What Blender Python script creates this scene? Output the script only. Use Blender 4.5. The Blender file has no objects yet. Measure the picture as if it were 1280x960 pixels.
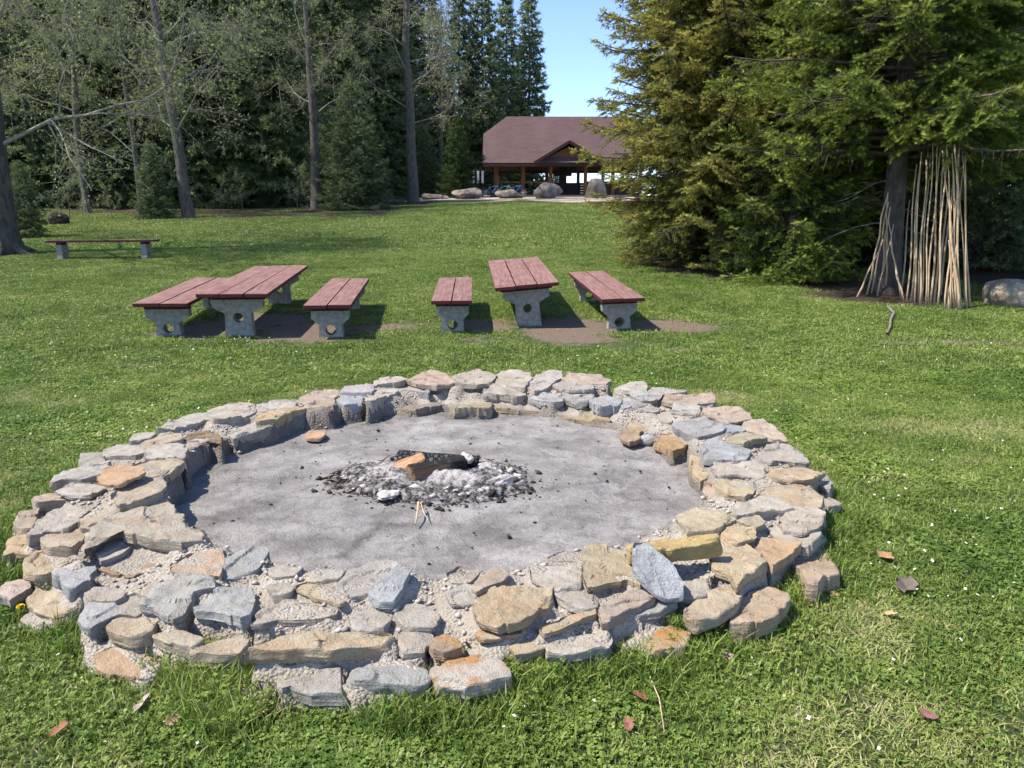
import bpy, bmesh, math, random
import numpy as np
from mathutils import Vector, Matrix, Euler, noise

R = math.radians
rng = np.random.default_rng(7)
random.seed(7)
scene = bpy.context.scene
COL = scene.collection

# ------------------------------------------------------------------ camera
CAM_Z, PITCH, FPX = 1.7, R(12.19), 949.0
cam_d = bpy.data.cameras.new('camera')
cam = bpy.data.objects.new('camera', cam_d)
COL.objects.link(cam)
cam.location = (0, 0, CAM_Z)
cam.rotation_euler = (math.pi/2 - PITCH, 0, 0)
cam_d.sensor_width = 36.0
cam_d.lens = 36.0*FPX/1280
cam_d.clip_start = .05
cam_d.clip_end = 2000
scene.camera = cam

def ray(u, v):
    c = (u-640)/FPX; d = (480-v)/FPX
    return np.array([c, math.cos(PITCH)+d*math.sin(PITCH), -math.sin(PITCH)+d*math.cos(PITCH)])
def tz(x, y):                                       # height of the terrain
    x = np.asarray(x, float); y = np.asarray(y, float)
    up = lambda t, k: .5*(t+np.sqrt(t*t+k))
    z = .072*(up(y-11, 4)-up(y-61, 9)) - .05*up(y-68, 9)
    return z + .10*np.sin(x*.13+1)*np.clip((y-16)/20, 0, 1)
def on_z(u, v, z):
    r = ray(u, v); t = (z-CAM_Z)/r[2]
    return np.array([r[0]*t, r[1]*t, z])
def on_ground(u, v, h=0.0):
    r = ray(u, v); t = .5
    while t < 150:
        if CAM_Z+t*r[2] < float(tz(r[0]*t, r[1]*t))+h: break
        t += .02
    return np.array([r[0]*t, r[1]*t, CAM_Z+r[2]*t])
def at(u, d):                                       # ground point in image column u at distance d
    x = (u-640)/FPX*d*1.0
    return (x, d, float(tz(x, d)))

# ------------------------------------------------------------------ materials
def new_mat(name):
    m = bpy.data.materials.new(name); m.use_nodes = True
    nt = m.node_tree; nt.nodes.clear()
    out = nt.nodes.new('ShaderNodeOutputMaterial')
    return m, nt, out
class NB:
    """small helper for building node trees"""
    def __init__(s, name):
        s.m, s.nt, s.out = new_mat(name)
        s.b = s.n('ShaderNodeBsdfPrincipled')
        s.b.inputs['Specular IOR Level'].default_value = .25
        s.l(s.b.outputs[0], s.out.inputs[0])
    def n(s, t, **k):
        x = s.nt.nodes.new(t)
        for a, v in k.items(): setattr(x, a, v)
        return x
    def l(s, a, b): s.nt.links.new(a, b)
    def put(s, sock, v):
        if hasattr(v, 'is_linked') or isinstance(v, bpy.types.NodeSocket): s.l(v, sock)
        elif isinstance(v, (tuple, list)) and len(v) == 3 and sock.type == 'RGBA': sock.default_value = (*v, 1)
        else: sock.default_value = v
    def coord(s, kind='Object', scale=None):
        t = s.n('ShaderNodeTexCoord').outputs[kind] if kind != 'World' else s.n('ShaderNodeNewGeometry').outputs['Position']
        if scale is not None:
            mp = s.n('ShaderNodeMapping'); mp.inputs['Scale'].default_value = scale; s.l(t, mp.inputs['Vector']); t = mp.outputs[0]
        return t
    def noise(s, vec, scale, detail=4, rough=.55, w=None):
        x = s.n('ShaderNodeTexNoise'); x.inputs['Scale'].default_value = scale; x.inputs['Detail'].default_value = detail
        x.inputs['Roughness'].default_value = rough
        if vec is not None: s.l(vec, x.inputs['Vector'])
        return x.outputs[0]
    def vor(s, vec, scale, feature='F1'):
        x = s.n('ShaderNodeTexVoronoi', feature=feature); x.inputs['Scale'].default_value = scale
        s.l(vec, x.inputs['Vector']); return x.outputs[0]
    def ramp(s, fac, stops):
        x = s.n('ShaderNodeValToRGB'); s.l(fac, x.inputs[0]); e = x.color_ramp.elements
        while len(e) < len(stops): e.new(.5)
        for i, (p, c) in enumerate(stops):
            e[i].position = p; e[i].color = (*c, 1) if len(c) == 3 else c
        return x.outputs[0]
    def rng(s, fac, a, b, c=0., d=1.):
        x = s.n('ShaderNodeMapRange'); x.inputs[1].default_value = a; x.inputs[2].default_value = b
        x.inputs[3].default_value = c; x.inputs[4].default_value = d; s.l(fac, x.inputs[0]); return x.outputs[0]
    def mix(s, fac, a, b, mode='MIX'):
        x = s.n('ShaderNodeMix', data_type='RGBA', blend_type=mode)
        s.put(x.inputs[0], fac); s.put(x.inputs[6], a); s.put(x.inputs[7], b); return x.outputs[2]
    def math(s, op, a, b=0.):
        x = s.n('ShaderNodeMath', operation=op); s.put(x.inputs[0], a); s.put(x.inputs[1], b); return x.outputs[0]
    def attr(s, name, out='Fac'):
        x = s.n('ShaderNodeAttribute'); x.attribute_name = name; return x.outputs[out]
    def obj(s, out): return s.n('ShaderNodeObjectInfo').outputs[out]
    def bump(s, h, strength=.5, dist=.02, prev=None):
        x = s.n('ShaderNodeBump'); x.inputs['Strength'].default_value = strength; x.inputs['Distance'].default_value = dist
        s.l(h, x.inputs['Height'])
        if prev is not None: s.l(prev, x.inputs['Normal'])
        return x.outputs[0]
    def done(s, color, rough=.85, normal=None, spec=None):
        s.put(s.b.inputs['Base Color'], color); s.put(s.b.inputs['Roughness'], rough)
        if normal is not None: s.l(normal, s.b.inputs['Normal'])
        if spec is not None: s.b.inputs['Specular IOR Level'].default_value = spec
        return s.m

def mat_stone():
    k = NB('sandstone'); co = k.n('ShaderNodeTexCoord').outputs['Object']
    off = k.n('ShaderNodeVectorMath', operation='ADD'); k.l(co, off.inputs[0])
    rr = k.n('ShaderNodeCombineXYZ'); q = k.math('MULTIPLY', k.obj('Random'), 40.); k.l(q, rr.inputs[0]); k.l(q, rr.inputs[1]); k.l(rr.outputs[0], off.inputs[1])
    v = off.outputs[0]
    big = k.noise(v, 5, 5); med = k.noise(v, 18, 5, .65); fine = k.noise(v, 120, 3, .7)
    mp = k.n('ShaderNodeMapping'); mp.inputs['Scale'].default_value = (2.5, 2.5, 55); k.l(v, mp.inputs['Vector']); strata = k.noise(mp.outputs[0], 1.6, 4, .6)
    base = k.obj('Color')
    c = k.mix(k.rng(big, .35, .7), base, k.mix(1., base, (.74, .71, .68), 'MULTIPLY'))
    c = k.mix(k.rng(med, .48, .72, 0, .55), c, k.mix(1., base, (1.18, 1.16, 1.12), 'MULTIPLY'))
    st = k.math('MULTIPLY', k.rng(k.noise(v, 9, 6, .6), .46, .62), k.obj('Alpha'))
    c = k.mix(st, c, (.36, .19, .075))
    c = k.mix(k.rng(strata, .52, .75, 0, .45), c, k.mix(1., c, (.66, .62, .57), 'MULTIPLY'))
    c = k.mix(k.rng(fine, .55, .72, 0, .7), c, k.mix(1., c, (.55, .53, .5), 'MULTIPLY'))
    lich = k.math('MULTIPLY', k.rng(k.noise(v, 34, 4, .7), .63, .70), .55)
    c = k.mix(lich, c, (.44, .44, .41))
    dk = k.math('MULTIPLY', k.rng(k.noise(v, 13, 6, .72), .56, .66), .6)
    c = k.mix(dk, c, k.mix(1., c, (.50, .47, .43), 'MULTIPLY'))
    crack = k.math('MULTIPLY', k.rng(k.vor(k.coord_warp(v), 4.5, 'DISTANCE_TO_EDGE'), 0., .010, .35, 0.), k.rng(big, .45, .6))
    c = k.mix(crack, c, k.mix(1., c, (.35, .32, .3), 'MULTIPLY'))
    h = k.math('ADD', k.math('MULTIPLY', med, 1.), k.math('MULTIPLY', fine, .4)); h = k.math('ADD', h, k.math('MULTIPLY', strata, .5)); h = k.math('SUBTRACT', h, k.math('MULTIPLY', crack, .25))
    return k.done(c, .9, k.bump(h, 1., .022))
def _warp(s, v):
    n = s.n('ShaderNodeTexNoise'); n.inputs['Scale'].default_value = 7; s.l(v, n.inputs['Vector'])
    a = s.n('ShaderNodeVectorMath', operation='SCALE'); a.inputs['Scale'].default_value = .22; s.l(n.outputs['Color'], a.inputs[0])
    b = s.n('ShaderNodeVectorMath', operation='ADD'); s.l(v, b.inputs[0]); s.l(a.outputs[0], b.inputs[1]); return b.outputs[0]
NB.coord_warp = _warp

def mat_mortar():
    k = NB('mortar'); v = k.coord('World')
    n1 = k.noise(v, 4, 5); n2 = k.noise(v, 45, 4, .7); n3 = k.vor(v, 75)
    c = k.ramp(n1, [(.3, (.26, .225, .185)), (.55, (.365, .32, .265)), (.75, (.43, .385, .33))])
    c = k.mix(k.rng(n2, .5, .72, 0, .75), c, (.17, .15, .13))
    c = k.mix(k.rng(n3, .0, .35, .4, 0.), c, (.46, .44, .41))
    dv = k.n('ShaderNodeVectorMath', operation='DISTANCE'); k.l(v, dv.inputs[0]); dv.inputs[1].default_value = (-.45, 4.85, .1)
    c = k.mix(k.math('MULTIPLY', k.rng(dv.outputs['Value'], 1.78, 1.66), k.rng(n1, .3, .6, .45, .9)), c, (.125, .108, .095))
    h = k.math('ADD', n2, k.math('MULTIPLY', n3, -.7))
    return k.done(c, .95, k.bump(h, 1., .016))
def mat_rubble():
    k = NB('rubble'); v = k.coord('World')
    t = k.attr('tint')
    c = k.ramp(t, [(0, (.16, .14, .12)), (.3, (.34, .31, .28)), (.6, (.40, .38, .36)), (.8, (.38, .31, .24)), (1, (.42, .40, .37))])
    return k.done(c, .95, k.bump(k.noise(v, 160, 3), .5, .004))
def mat_ash():
    k = NB('ash_floor'); v = k.coord('World')
    n1 = k.noise(v, 2.2, 8, .68); n2 = k.noise(k.coord_warp(v), 7, 7, .7); n3 = k.noise(v, 70, 4, .7); sp = k.noise(v, 38, 3, .75)
    c = k.ramp(n1, [(.34, (.165, .151, .141)), (.5, (.275, .255, .24)), (.64, (.36, .337, .32))])
    c = k.mix(k.rng(n2, .50, .72, 0, .8), c, (.095, .09, .088))
    c = k.mix(k.rng(sp, .66, .72, 0, .8), c, (.07, .065, .06))
    c = k.mix(k.rng(n3, .55, .75, 0, .5), c, (.36, .345, .33))
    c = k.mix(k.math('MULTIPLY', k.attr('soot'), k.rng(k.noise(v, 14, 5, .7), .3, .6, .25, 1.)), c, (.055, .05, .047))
    h = k.math('ADD', k.math('MULTIPLY', n2, 1.2), k.math('MULTIPLY', n3, .35))
    return k.done(c, .95, k.bump(h, 1., .035))
def mat_heap():
    k = NB('ash_heap'); v = k.coord('World')
    w = k.attr('white'); n = k.noise(v, 30, 5, .7); n2 = k.noise(v, 110, 3, .7)
    f = k.math('ADD', w, k.rng(n, .3, .7, -.45, .45))
    c = k.ramp(f, [(.12, (.022, .02, .02)), (.3, (.09, .08, .075)), (.5, (.24, .225, .215)), (.72, (.40, .365, .345)), (.95, (.48, .445, .42))])
    c = k.mix(k.rng(n2, .6, .7, 0, .6), c, (.05, .045, .04))
    return k.done(c, .95, k.bump(k.math('ADD', n, k.math('MULTIPLY', n2, .5)), 1., .02))
def simple(name, col, rough=.8, nscale=30, amt=.3, bump=.3, dist=.01, coords='Object', stretch=(1, 1, 1), spec=.25):
    k = NB(name); v = k.coord(coords, stretch); n = k.noise(v, nscale, 5, .6)
    lo = tuple(x*(1-amt) for x in col); hi = tuple(min(1, x*(1+amt)) for x in col)
    return k.done(k.ramp(n, [(.3, lo), (.7, hi)]), rough, k.bump(n, bump, dist), spec)
def mat_bark(name, a, b, sz=1.0):
    k = NB(name); v = k.coord('Object', (9*sz, 9*sz, 2.2*sz)); n = k.noise(v, 1.6, 6, .65); n2 = k.noise(k.coord('Object'), 3, 3)
    c = k.ramp(n, [(.3, a), (.68, b)])
    c = k.mix(k.rng(n2, .5, .68, 0, .45), c, (.15, .155, .13))
    return k.done(c, .95, k.bump(n, 1., .05))
def mat_plank():
    k = NB('worn_red_planks'); v = k.coord('Object', (26, 1.5, 26)); n = k.noise(v, 1.4, 6, .65); v2 = k.coord('Object'); n2 = k.noise(v2, 3.5, 4); n3 = k.noise(v2, 40, 4, .7)
    c = k.ramp(n, [(.3, (.13, .050, .042)), (.5, (.20, .088, .075)), (.7, (.30, .17, .15))])
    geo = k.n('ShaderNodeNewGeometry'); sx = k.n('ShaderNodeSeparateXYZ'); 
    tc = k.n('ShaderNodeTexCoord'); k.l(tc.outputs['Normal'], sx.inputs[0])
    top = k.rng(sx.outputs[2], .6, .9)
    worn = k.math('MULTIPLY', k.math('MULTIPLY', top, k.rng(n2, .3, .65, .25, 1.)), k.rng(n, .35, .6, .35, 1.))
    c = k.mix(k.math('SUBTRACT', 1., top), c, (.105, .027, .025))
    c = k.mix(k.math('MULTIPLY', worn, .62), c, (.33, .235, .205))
    c = k.mix(k.rng(n3, .6, .72, 0, .7), c, k.mix(1., c, (.45, .4, .4), 'MULTIPLY'))
    isl = k.n('ShaderNodeNewGeometry').outputs['Random Per Island']; c = k.mix(k.rng(isl, 0, 1, 0, .55), c, k.mix(1., c, (.62, .56, .55), 'MULTIPLY'))
    return k.done(c, .7, k.bump(n, .6, .008))
def mat_needles(name, a, b, c3):
    k = NB(name); t = k.attr('tint'); n = k.noise(k.coord('Object'), .55, 3, .6)
    f = k.math('ADD', k.math('MULTIPLY', t, .8), k.rng(n, .3, .7, -.15, .3))
    c = k.ramp(f, [(.1, a), (.5, b), (.95, c3)])
    d = k.n('ShaderNodeBsdfDiffuse'); tr = k.n('ShaderNodeBsdfTranslucent'); k.l(c, d.inputs[0]); k.l(c, tr.inputs[0])
    mx = k.n('ShaderNodeMixShader'); mx.inputs[0].default_value = .28; k.l(d.outputs[0], mx.inputs[1]); k.l(tr.outputs[0], mx.inputs[2])
    k.l(mx.outputs[0], k.out.inputs[0]); return k.m
def mat_grass():
    k = NB('grass_blades'); v = k.coord('World'); t = k.attr('tint')
    n1 = k.noise(v, .45, 4, .6); n2 = k.noise(v, 2.6, 4, .65)
    n3 = k.noise(v, 1.0, 5, .65); f = k.math('ADD', k.math('MULTIPLY', t, .62), k.math('ADD', k.rng(n1, .3, .7, -.08, .2), k.rng(n2, .3, .7, -.14, .2))); f = k.math('ADD', f, k.math('ADD', k.rng(n3, .58, .74, 0., .17), k.rng(n3, .28, .42, -.16, 0.)))
    c = k.ramp(f, [(.04, (.07, .13, .022)), (.28, (.168, .243, .044)), (.50, (.27, .33, .076)), (.76, (.375, .37, .145)), (1., (.50, .43, .27))])
    d = k.n('ShaderNodeBsdfPrincipled'); d.inputs['Roughness'].default_value = .45; d.inputs['Specular IOR Level'].default_value = .3
    tr = k.n('ShaderNodeBsdfTranslucent'); k.l(c, d.inputs[0]); k.l(c, tr.inputs[0])
    mx = k.n('ShaderNodeMixShader'); mx.inputs[0].default_value = .3; k.l(d.outputs[0], mx.inputs[1]); k.l(tr.outputs[0], mx.inputs[2])
    k.l(mx.outputs[0], k.out.inputs[0]); return k.m
def mat_ground():
    k = NB('lawn_soil'); v = k.coord('World')
    n1 = k.noise(v, .5, 5, .6); n2 = k.noise(v, 5, 6, .7); n3 = k.noise(v, 40, 4, .75)
    g = k.ramp(n2, [(.3, (.055, .09, .022)), (.5, (.105, .15, .038)), (.7, (.18, .20, .065))])
    g = k.mix(k.rng(n1, .45, .7, 0, .45), g, (.125, .115, .05))
    g = k.mix(k.rng(n3, .5, .7, 0, .6), g, (.035, .045, .014))
    soil = k.ramp(n3, [(.3, (.18, .125, .085)), (.6, (.33, .25, .185)), (.8, (.43, .34, .265))])
    ms = k.rng(k.math('ADD', k.attr('soil'), k.rng(n2, .3, .7, -.32, .32)), .4, .62)
    lit = k.ramp(n3, [(.3, (.035, .026, .018)), (.6, (.10, .07, .045)), (.8, (.17, .115, .075))])
    ml = k.rng(k.math('ADD', k.attr('litter'), k.rng(n2, .3, .7, -.35, .35)), .38, .62)
    c = k.mix(ms, g, soil); c = k.mix(ml, c, lit)
    n4 = k.noise(v, 170, 3, .7); c = k.mix(k.rng(n4, .45, .65, 0, .6), c, k.mix(1., c, (.35, .33, .3), 'MULTIPLY'))
    return k.done(c, .95, k.bump(k.math('ADD', k.math('ADD', n3, n4), n2), 1., .03))

M = {
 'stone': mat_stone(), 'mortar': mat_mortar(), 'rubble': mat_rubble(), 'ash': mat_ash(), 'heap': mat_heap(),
 'char': simple('charcoal', (.034, .030, .028), .7, 40, .7, .9, .012),
 'burnt': None,
 'concrete': simple('weathered_concrete', (.25, .235, .21), .92, 14, .35, .5, .01),
 'plank': mat_plank(), 'beam': simple('dark_red_timber', (.055, .02, .018), .8, 20, .4),
 'bark_spruce': mat_bark('spruce_bark', (.06, .048, .04), (.20, .165, .14)),
 'bark_ash': mat_bark('grey_bark', (.05, .042, .036), (.165, .142, .12), .8),
 'bark_dark': mat_bark('dark_bark', (.035, .03, .025), (.12, .10, .085), .8),
 'twig': simple('twig_bark', (.25, .225, .185), .95, 8, .4, .1),
 'spruce_twig': simple('spruce_twig_bark', (.105, .085, .066), .95, 8, .4, .1),
 'dead': simple('dead_branch_wood', (.17, .148, .125), .95, 8, .4, .1),
 'needle_near': mat_needles('spruce_needles_yellow_green', (.095, .105, .03), (.265, .255, .062), (.47, .43, .11)),
 'needle_bright': mat_needles('spruce_needles_fresh', (.06, .10, .025), (.185, .235, .045), (.42, .45, .10)),
 'needle_dark': mat_needles('spruce_needles_dark', (.072, .10, .052), (.15, .19, .09), (.25, .29, .12)),
 'needle_young': mat_needles('spruce_needles_young', (.03, .055, .02), (.06, .10, .034), (.12, .17, .05)),
 'leaf': mat_needles('spring_leaves', (.16, .19, .07), (.27, .31, .12), (.38, .41, .19)),
 'grass': mat_grass(), 'ground': mat_ground(),
 'pole': mat_bark('peeled_pole_wood', (.38, .25, .145), (.68, .50, .32), .6),
 'roof': None, 'timber': simple('stained_timber', (.15, .062, .022), .6, 12, .35, .2, .01, 'Object', (1, 1, .2)),
 'timber_dark': simple('dark_brown_timber', (.045, .022, .014), .6, 12, .3, .2, .01),
 'gravel': simple('gravel', (.37, .30, .24), .95, 25, .35, .8, .03, 'World'),
 'boulder': None, 'white_paint': simple('white_paint', (.72, .70, .70), .6, 9, .08, .05),
 'black_metal': simple('dark_metal', (.02, .02, .022), .45, 9, .2, .05), 'bike_blue': simple('blue_bike_paint', (.07, .20, .45), .35, 9, .1, .0),
 'bike_teal': simple('teal_bike_paint', (.10, .42, .40), .35, 9, .1, .0), 'rubber': simple('black_rubber', (.015, .015, .015), .8, 9, .1, .0),
 'daisy': simple('daisy_white', (.78, .78, .74), .6, 9, .05, 0), 'yellow': simple('flower_yellow', (.75, .52, .02), .6, 30, .15, .2),
 'dead_leaf': None, 'soil_dark': simple('dark_soil', (.03, .022, .016), .95, 8, .5, .8, .05),
 'fresh_wood': simple('split_wood_orange', (.42, .24, .13), .75, 10, .35, .4, .006, 'Object', (2, 14, 14)),
 'ash_white': simple('white_ash_crust', (.42, .375, .35), .95, 22, .4, 1., .02),
}
def mk_rb():
    k = NB('burnt_twig'); return k.done(k.ramp(k.attr('tint'), [(0, (.02, .018, .016)), (.45, (.07, .055, .042)), (.75, (.16, .125, .095)), (1, (.30, .24, .18))]), .9)
M['rubble_brown'] = mk_rb()
def mk_burnt():
    k = NB('half_burnt_wood'); v = k.coord('Object'); n = k.noise(v, 9, 5, .6)
    sx = k.n('ShaderNodeSeparateXYZ'); k.l(v, sx.inputs[0])
    f = k.math('ADD', k.rng(sx.outputs[0], -.06, .2), k.rng(n, .3, .7, -.2, .2))
    c = k.ramp(f, [(.1, (.27, .17, .095)), (.42, (.34, .23, .135)), (.62, (.12, .075, .05)), (.8, (.026, .023, .023))])
    f2 = k.rng(sx.outputs[2], .045, .07); c = k.mix(f2, c, (.025, .023, .023)); g_ = k.rng(k.noise(k.coord('Object', (5, 60, 60)), 1.5, 5, .7), .45, .7, 0, .6); c = k.mix(g_, c, k.mix(1., c, (.4, .36, .33), 'MULTIPLY')); c = k.mix(k.rng(k.noise(v, 26, 4, .7), .6, .7, 0, .7), c, (.30, .27, .255))
    return k.done(c, .8, k.bump(k.noise(k.coord('Object', (9, 50, 50)), 1.2, 6, .7), 1., .03))
M['burnt'] = mk_burnt()
def mk_logchar():
    k = NB('charred_log'); v = k.coord('Object', (34, 22, 22)); cr = k.vor(v, 1.1, 'DISTANCE_TO_EDGE'); n = k.noise(k.coord('Object'), 14, 4)
    c = k.ramp(cr, [(.0, (.008, .008, .008)), (.1, (.025, .024, .024)), (.4, (.05, .048, .047))])
    c = k.mix(k.rng(n, .56, .68, 0, .8), c, (.34, .29, .27))
    return k.done(c, .6, k.bump(k.rng(cr, 0, .15), 1., .012))
M['logchar'] = mk_logchar()
def mk_roof():
    k = NB('roof_shingles'); br = k.n('ShaderNodeTexBrick'); br.inputs['Scale'].default_value = 1.0
    br.inputs['Brick Width'].default_value = .45; br.inputs['Row Height'].default_value = .22; br.inputs['Mortar Size'].default_value = .012
    br.inputs['Color1'].default_value = (.078, .045, .045, 1); br.inputs['Color2'].default_value = (.102, .060, .060, 1); br.inputs['Mortar'].default_value = (.05, .024, .025, 1)
    k.l(k.n('ShaderNodeUVMap').outputs[0], br.inputs['Vector'])
    n = k.noise(k.coord('Object'), .8, 5, .6)
    c = k.mix(k.rng(n, .35, .7, 0, .5), br.outputs[0], (.115, .076, .072))
    return k.done(c, .75, k.bump(br.outputs['Fac'], .3, .01))
M['roof'] = mk_roof()
def mk_boulder():
    k = NB('boulder_rock'); v = k.coord('Object'); n = k.noise(v, 2.2, 6, .6); n2 = k.noise(v, 12, 5, .7)
    c = k.ramp(n, [(.3, (.10, .08, .065)), (.5, (.19, .16, .135)), (.7, (.32, .285, .245))])
    c = k.mix(k.rng(n2, .55, .72, 0, .6), c, (.09, .078, .06))
    return k.done(c, .92, k.bump(k.math('ADD', n, k.math('MULTIPLY', n2, .4)), .9, .08))
M['boulder'] = mk_boulder()
def mk_leaf():
    k = NB('dry_leaf'); n = k.noise(k.coord('Object'), 40, 4); c = k.mix(k.rng(n, .4, .7, 0, .6), k.obj('Color'), k.mix(1., k.obj('Color'), (.45, .4, .38), 'MULTIPLY'))
    return k.done(c, .8, k.bump(n, .5, .004))
M['dead_leaf'] = mk_leaf()

# ------------------------------------------------------------------ mesh helpers
def mesh_np(name, V, faces, mats, smooth=False, attrs=None, fmat=None):
    """faces: list of (n,k) int arrays; one material list"""
    me = bpy.data.meshes.new(name)
    V = np.asarray(V, np.float32).reshape(-1, 3)
    me.vertices.add(len(V)); me.vertices.foreach_set('co', V.ravel())
    idx = np.concatenate([f.ravel() for f in faces]).astype(np.int32)
    tot = np.concatenate([np.full(len(f), f.shape[1], np.int32) for f in faces])
    st = np.concatenate([[0], np.cumsum(tot)[:-1]]).astype(np.int32)
    me.loops.add(len(idx)); me.loops.foreach_set('vertex_index', idx)
    me.polygons.add(len(tot)); me.polygons.foreach_set('loop_start', st); me.polygons.foreach_set('loop_total', tot)
    if smooth: me.polygons.foreach_set('use_smooth', np.ones(len(tot), bool))
    for m in mats: me.materials.append(m)
    if fmat is not None: me.polygons.foreach_set('material_index', np.asarray(fmat, np.int32))
    me.update(calc_edges=True)
    for k, a in (attrs or {}).items():
        at_ = me.attributes.new(k, 'FLOAT', 'POINT'); at_.data.foreach_set('value', np.asarray(a, np.float32))
    return me
def link(name, me, parent=None, loc=None):
    o = bpy.data.objects.new(name, me); COL.objects.link(o)
    if parent is not None: o.parent = parent
    if loc is not None: o.location = loc
    return o
def tag(o, label=None, cat=None, group=None, kind=None):
    if label: o['label'] = label
    if cat: o['category'] = cat
    if group: o['group'] = group
    if kind: o['kind'] = kind
    return o
def thing(name, label, cat, loc=(0, 0, 0), rot=(0, 0, 0), group=None):
    o = bpy.data.objects.new(name, None); COL.objects.link(o); o.location = loc; o.rotation_euler = rot
    o.empty_display_size = .2
    return tag(o, label, cat, group)
def copy_tree(o, parent=None):
    c = o.copy(); COL.objects.link(c)
    if parent is not None: c.parent = parent
    for ch in list(o.children): copy_tree(ch, c)
    return c

class MB:
    """collects simple solids, builds one mesh"""
    def __init__(s): s.bm = bmesh.new()
    def box(s, c, size, rot=None, bev=0):
        r = bmesh.ops.create_cube(s.bm, size=1); vs = r['verts']
        mat = Matrix.Translation(c) @ (rot.to_4x4() if rot is not None else Matrix()) @ Matrix.Diagonal((*size, 1))
        bmesh.ops.transform(s.bm, matrix=mat, verts=vs)
        if bev:
            es = list({e for v in vs for e in v.link_edges}); bmesh.ops.bevel(s.bm, geom=es, offset=bev, segments=2, affect='EDGES', profile=.6)
        return s
    def bar(s, a, b, w, h, bev=0):
        a = Vector(a); b = Vector(b); d = b-a
        q = d.to_track_quat('Y', 'Z').to_matrix()
        return s.box((a+b)/2, (w, d.length, h), q, bev)
    def tube(s, a, b, r0, r1=None, seg=10):
        a = Vector(a); b = Vector(b); d = b-a; r1 = r0 if r1 is None else r1
        q = d.to_track_quat('Z', 'Y').to_matrix().to_4x4()
        bmesh.ops.create_cone(s.bm, cap_ends=True, segments=seg, radius1=r0, radius2=r1, depth=d.length, matrix=Matrix.Translation((a+b)/2) @ q)
        return s
    def torus(s, c, Rr, r, seg=28, sub=8, axis='X'):
        rows = []
        for i in range(seg):
            t = 2*math.pi*i/seg; row = []
            for j in range(sub):
                p = 2*math.pi*j/sub; q = Rr+r*math.cos(p)
                v = (r*math.sin(p), q*math.cos(t), q*math.sin(t)) if axis == 'X' else (q*math.cos(t), r*math.sin(p), q*math.sin(t))
                row.append(s.bm.verts.new(Vector(v)+Vector(c)))
            rows.append(row)
        for i in range(seg):
            for j in range(sub):
                s.bm.faces.new((rows[i][j], rows[(i+1) % seg][j], rows[(i+1) % seg][(j+1) % sub], rows[i][(j+1) % sub]))
        return s
    def poly(s, pts):
        vs = [s.bm.verts.new(p) for p in pts]; s.bm.faces.new(vs); return s
    def slab(s, pts, t):
        """planar polygon thickened downwards along its normal by t"""
        pts = [Vector(p) for p in pts]; n = (pts[1]-pts[0]).cross(pts[2]-pts[0]).normalized()
        if n.z < 0: n = -n; pts = pts[::-1]
        a = [s.bm.verts.new(p) for p in pts]; b = [s.bm.verts.new(p-n*t) for p in pts]
        s.bm.faces.new(a); s.bm.faces.new(b[::-1])
        for i in range(len(pts)):
            j = (i+1) % len(pts); s.bm.faces.new((a[i], b[i], b[j], a[j]))
        return s
    def build(s, name, mat, parent=None, smooth=False, uvproj=False):
        bmesh.ops.recalc_face_normals(s.bm, faces=s.bm.faces)
        me = bpy.data.meshes.new(name); s.bm.to_mesh(me); s.bm.free(); me.materials.append(mat)
        if smooth: me.polygons.foreach_set('use_smooth', np.ones(len(me.polygons), bool))
        if uvproj:
            uv = me.uv_layers.new(name='UVMap')
            for p in me.polygons:
                n = p.normal; e = Vector((0, 0, 1)).cross(n)
                e = e.normalized() if e.length > .01 else Vector((1, 0, 0)); f = n.cross(e)
                for li in p.loop_indices:
                    co = me.vertices[me.loops[li].vertex_index].co; uv.data[li].uv = (co.dot(e), co.dot(f))
        return link(name, me, parent)

def fbm(P, f, oct=4, seed=0.0):
    """cheap vectorised value-noise substitute: sum of rotated sines, decorrelated"""
    P = np.asarray(P, float); r = np.random.default_rng(int(seed*1000)+11); out = np.zeros(P.shape[:-1]); a = 1.; tot = 0
    for o in range(oct):
        s = np.zeros(P.shape[:-1])
        for q in range(4):
            d = r.normal(size=3); d /= np.linalg.norm(d)
            s += np.sin(P @ d*f*r.uniform(.7, 1.4)+r.uniform(0, 6.28))
        out += a*s/2.; tot += a; a *= .52; f *= 2.03
    return out/tot

def tubes_mesh(tubes, caps=False):
    """tubes: list of (pts (n,3), radii (n,), sides). returns V, [quads]"""
    groups = {}
    for p, r, s in tubes: groups.setdefault((len(p), s), []).append((p, r))
    Vs, Fs, off = [], [], 0
    for (n, s), L in groups.items():
        P = np.array([a for a, _ in L], float); Rr = np.array([b for _, b in L], float)
        T = np.gradient(P, axis=1); T /= np.linalg.norm(T, axis=2, keepdims=True)+1e-9
        mean = T.mean(1); ref = np.where(np.abs(mean[:, 2:3]) > .8, np.array([[1., 0, 0]]), np.array([[0, 0, 1.]]))[:, None, :]
        U = np.cross(T, ref); U /= np.linalg.norm(U, axis=2, keepdims=True)+1e-9; W = np.cross(T, U)
        a = np.arange(s)*2*math.pi/s
        V = P[:, :, None, :]+Rr[:, :, None, None]*(np.cos(a)[None, None, :, None]*U[:, :, None, :]+np.sin(a)[None, None, :, None]*W[:, :, None, :])
        m = len(L); idx = np.arange(m*n*s).reshape(m, n, s)+off
        A = idx[:, :-1, :]; B = np.roll(idx, -1, 2)[:, :-1, :]; Cc = np.roll(idx, -1, 2)[:, 1:, :]; D = idx[:, 1:, :]
        Fs.append(np.stack([A, B, Cc, D], -1).reshape(-1, 4)); Vs.append(V.reshape(-1, 3)); off += m*n*s
    return np.concatenate(Vs), np.concatenate(Fs)

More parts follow.
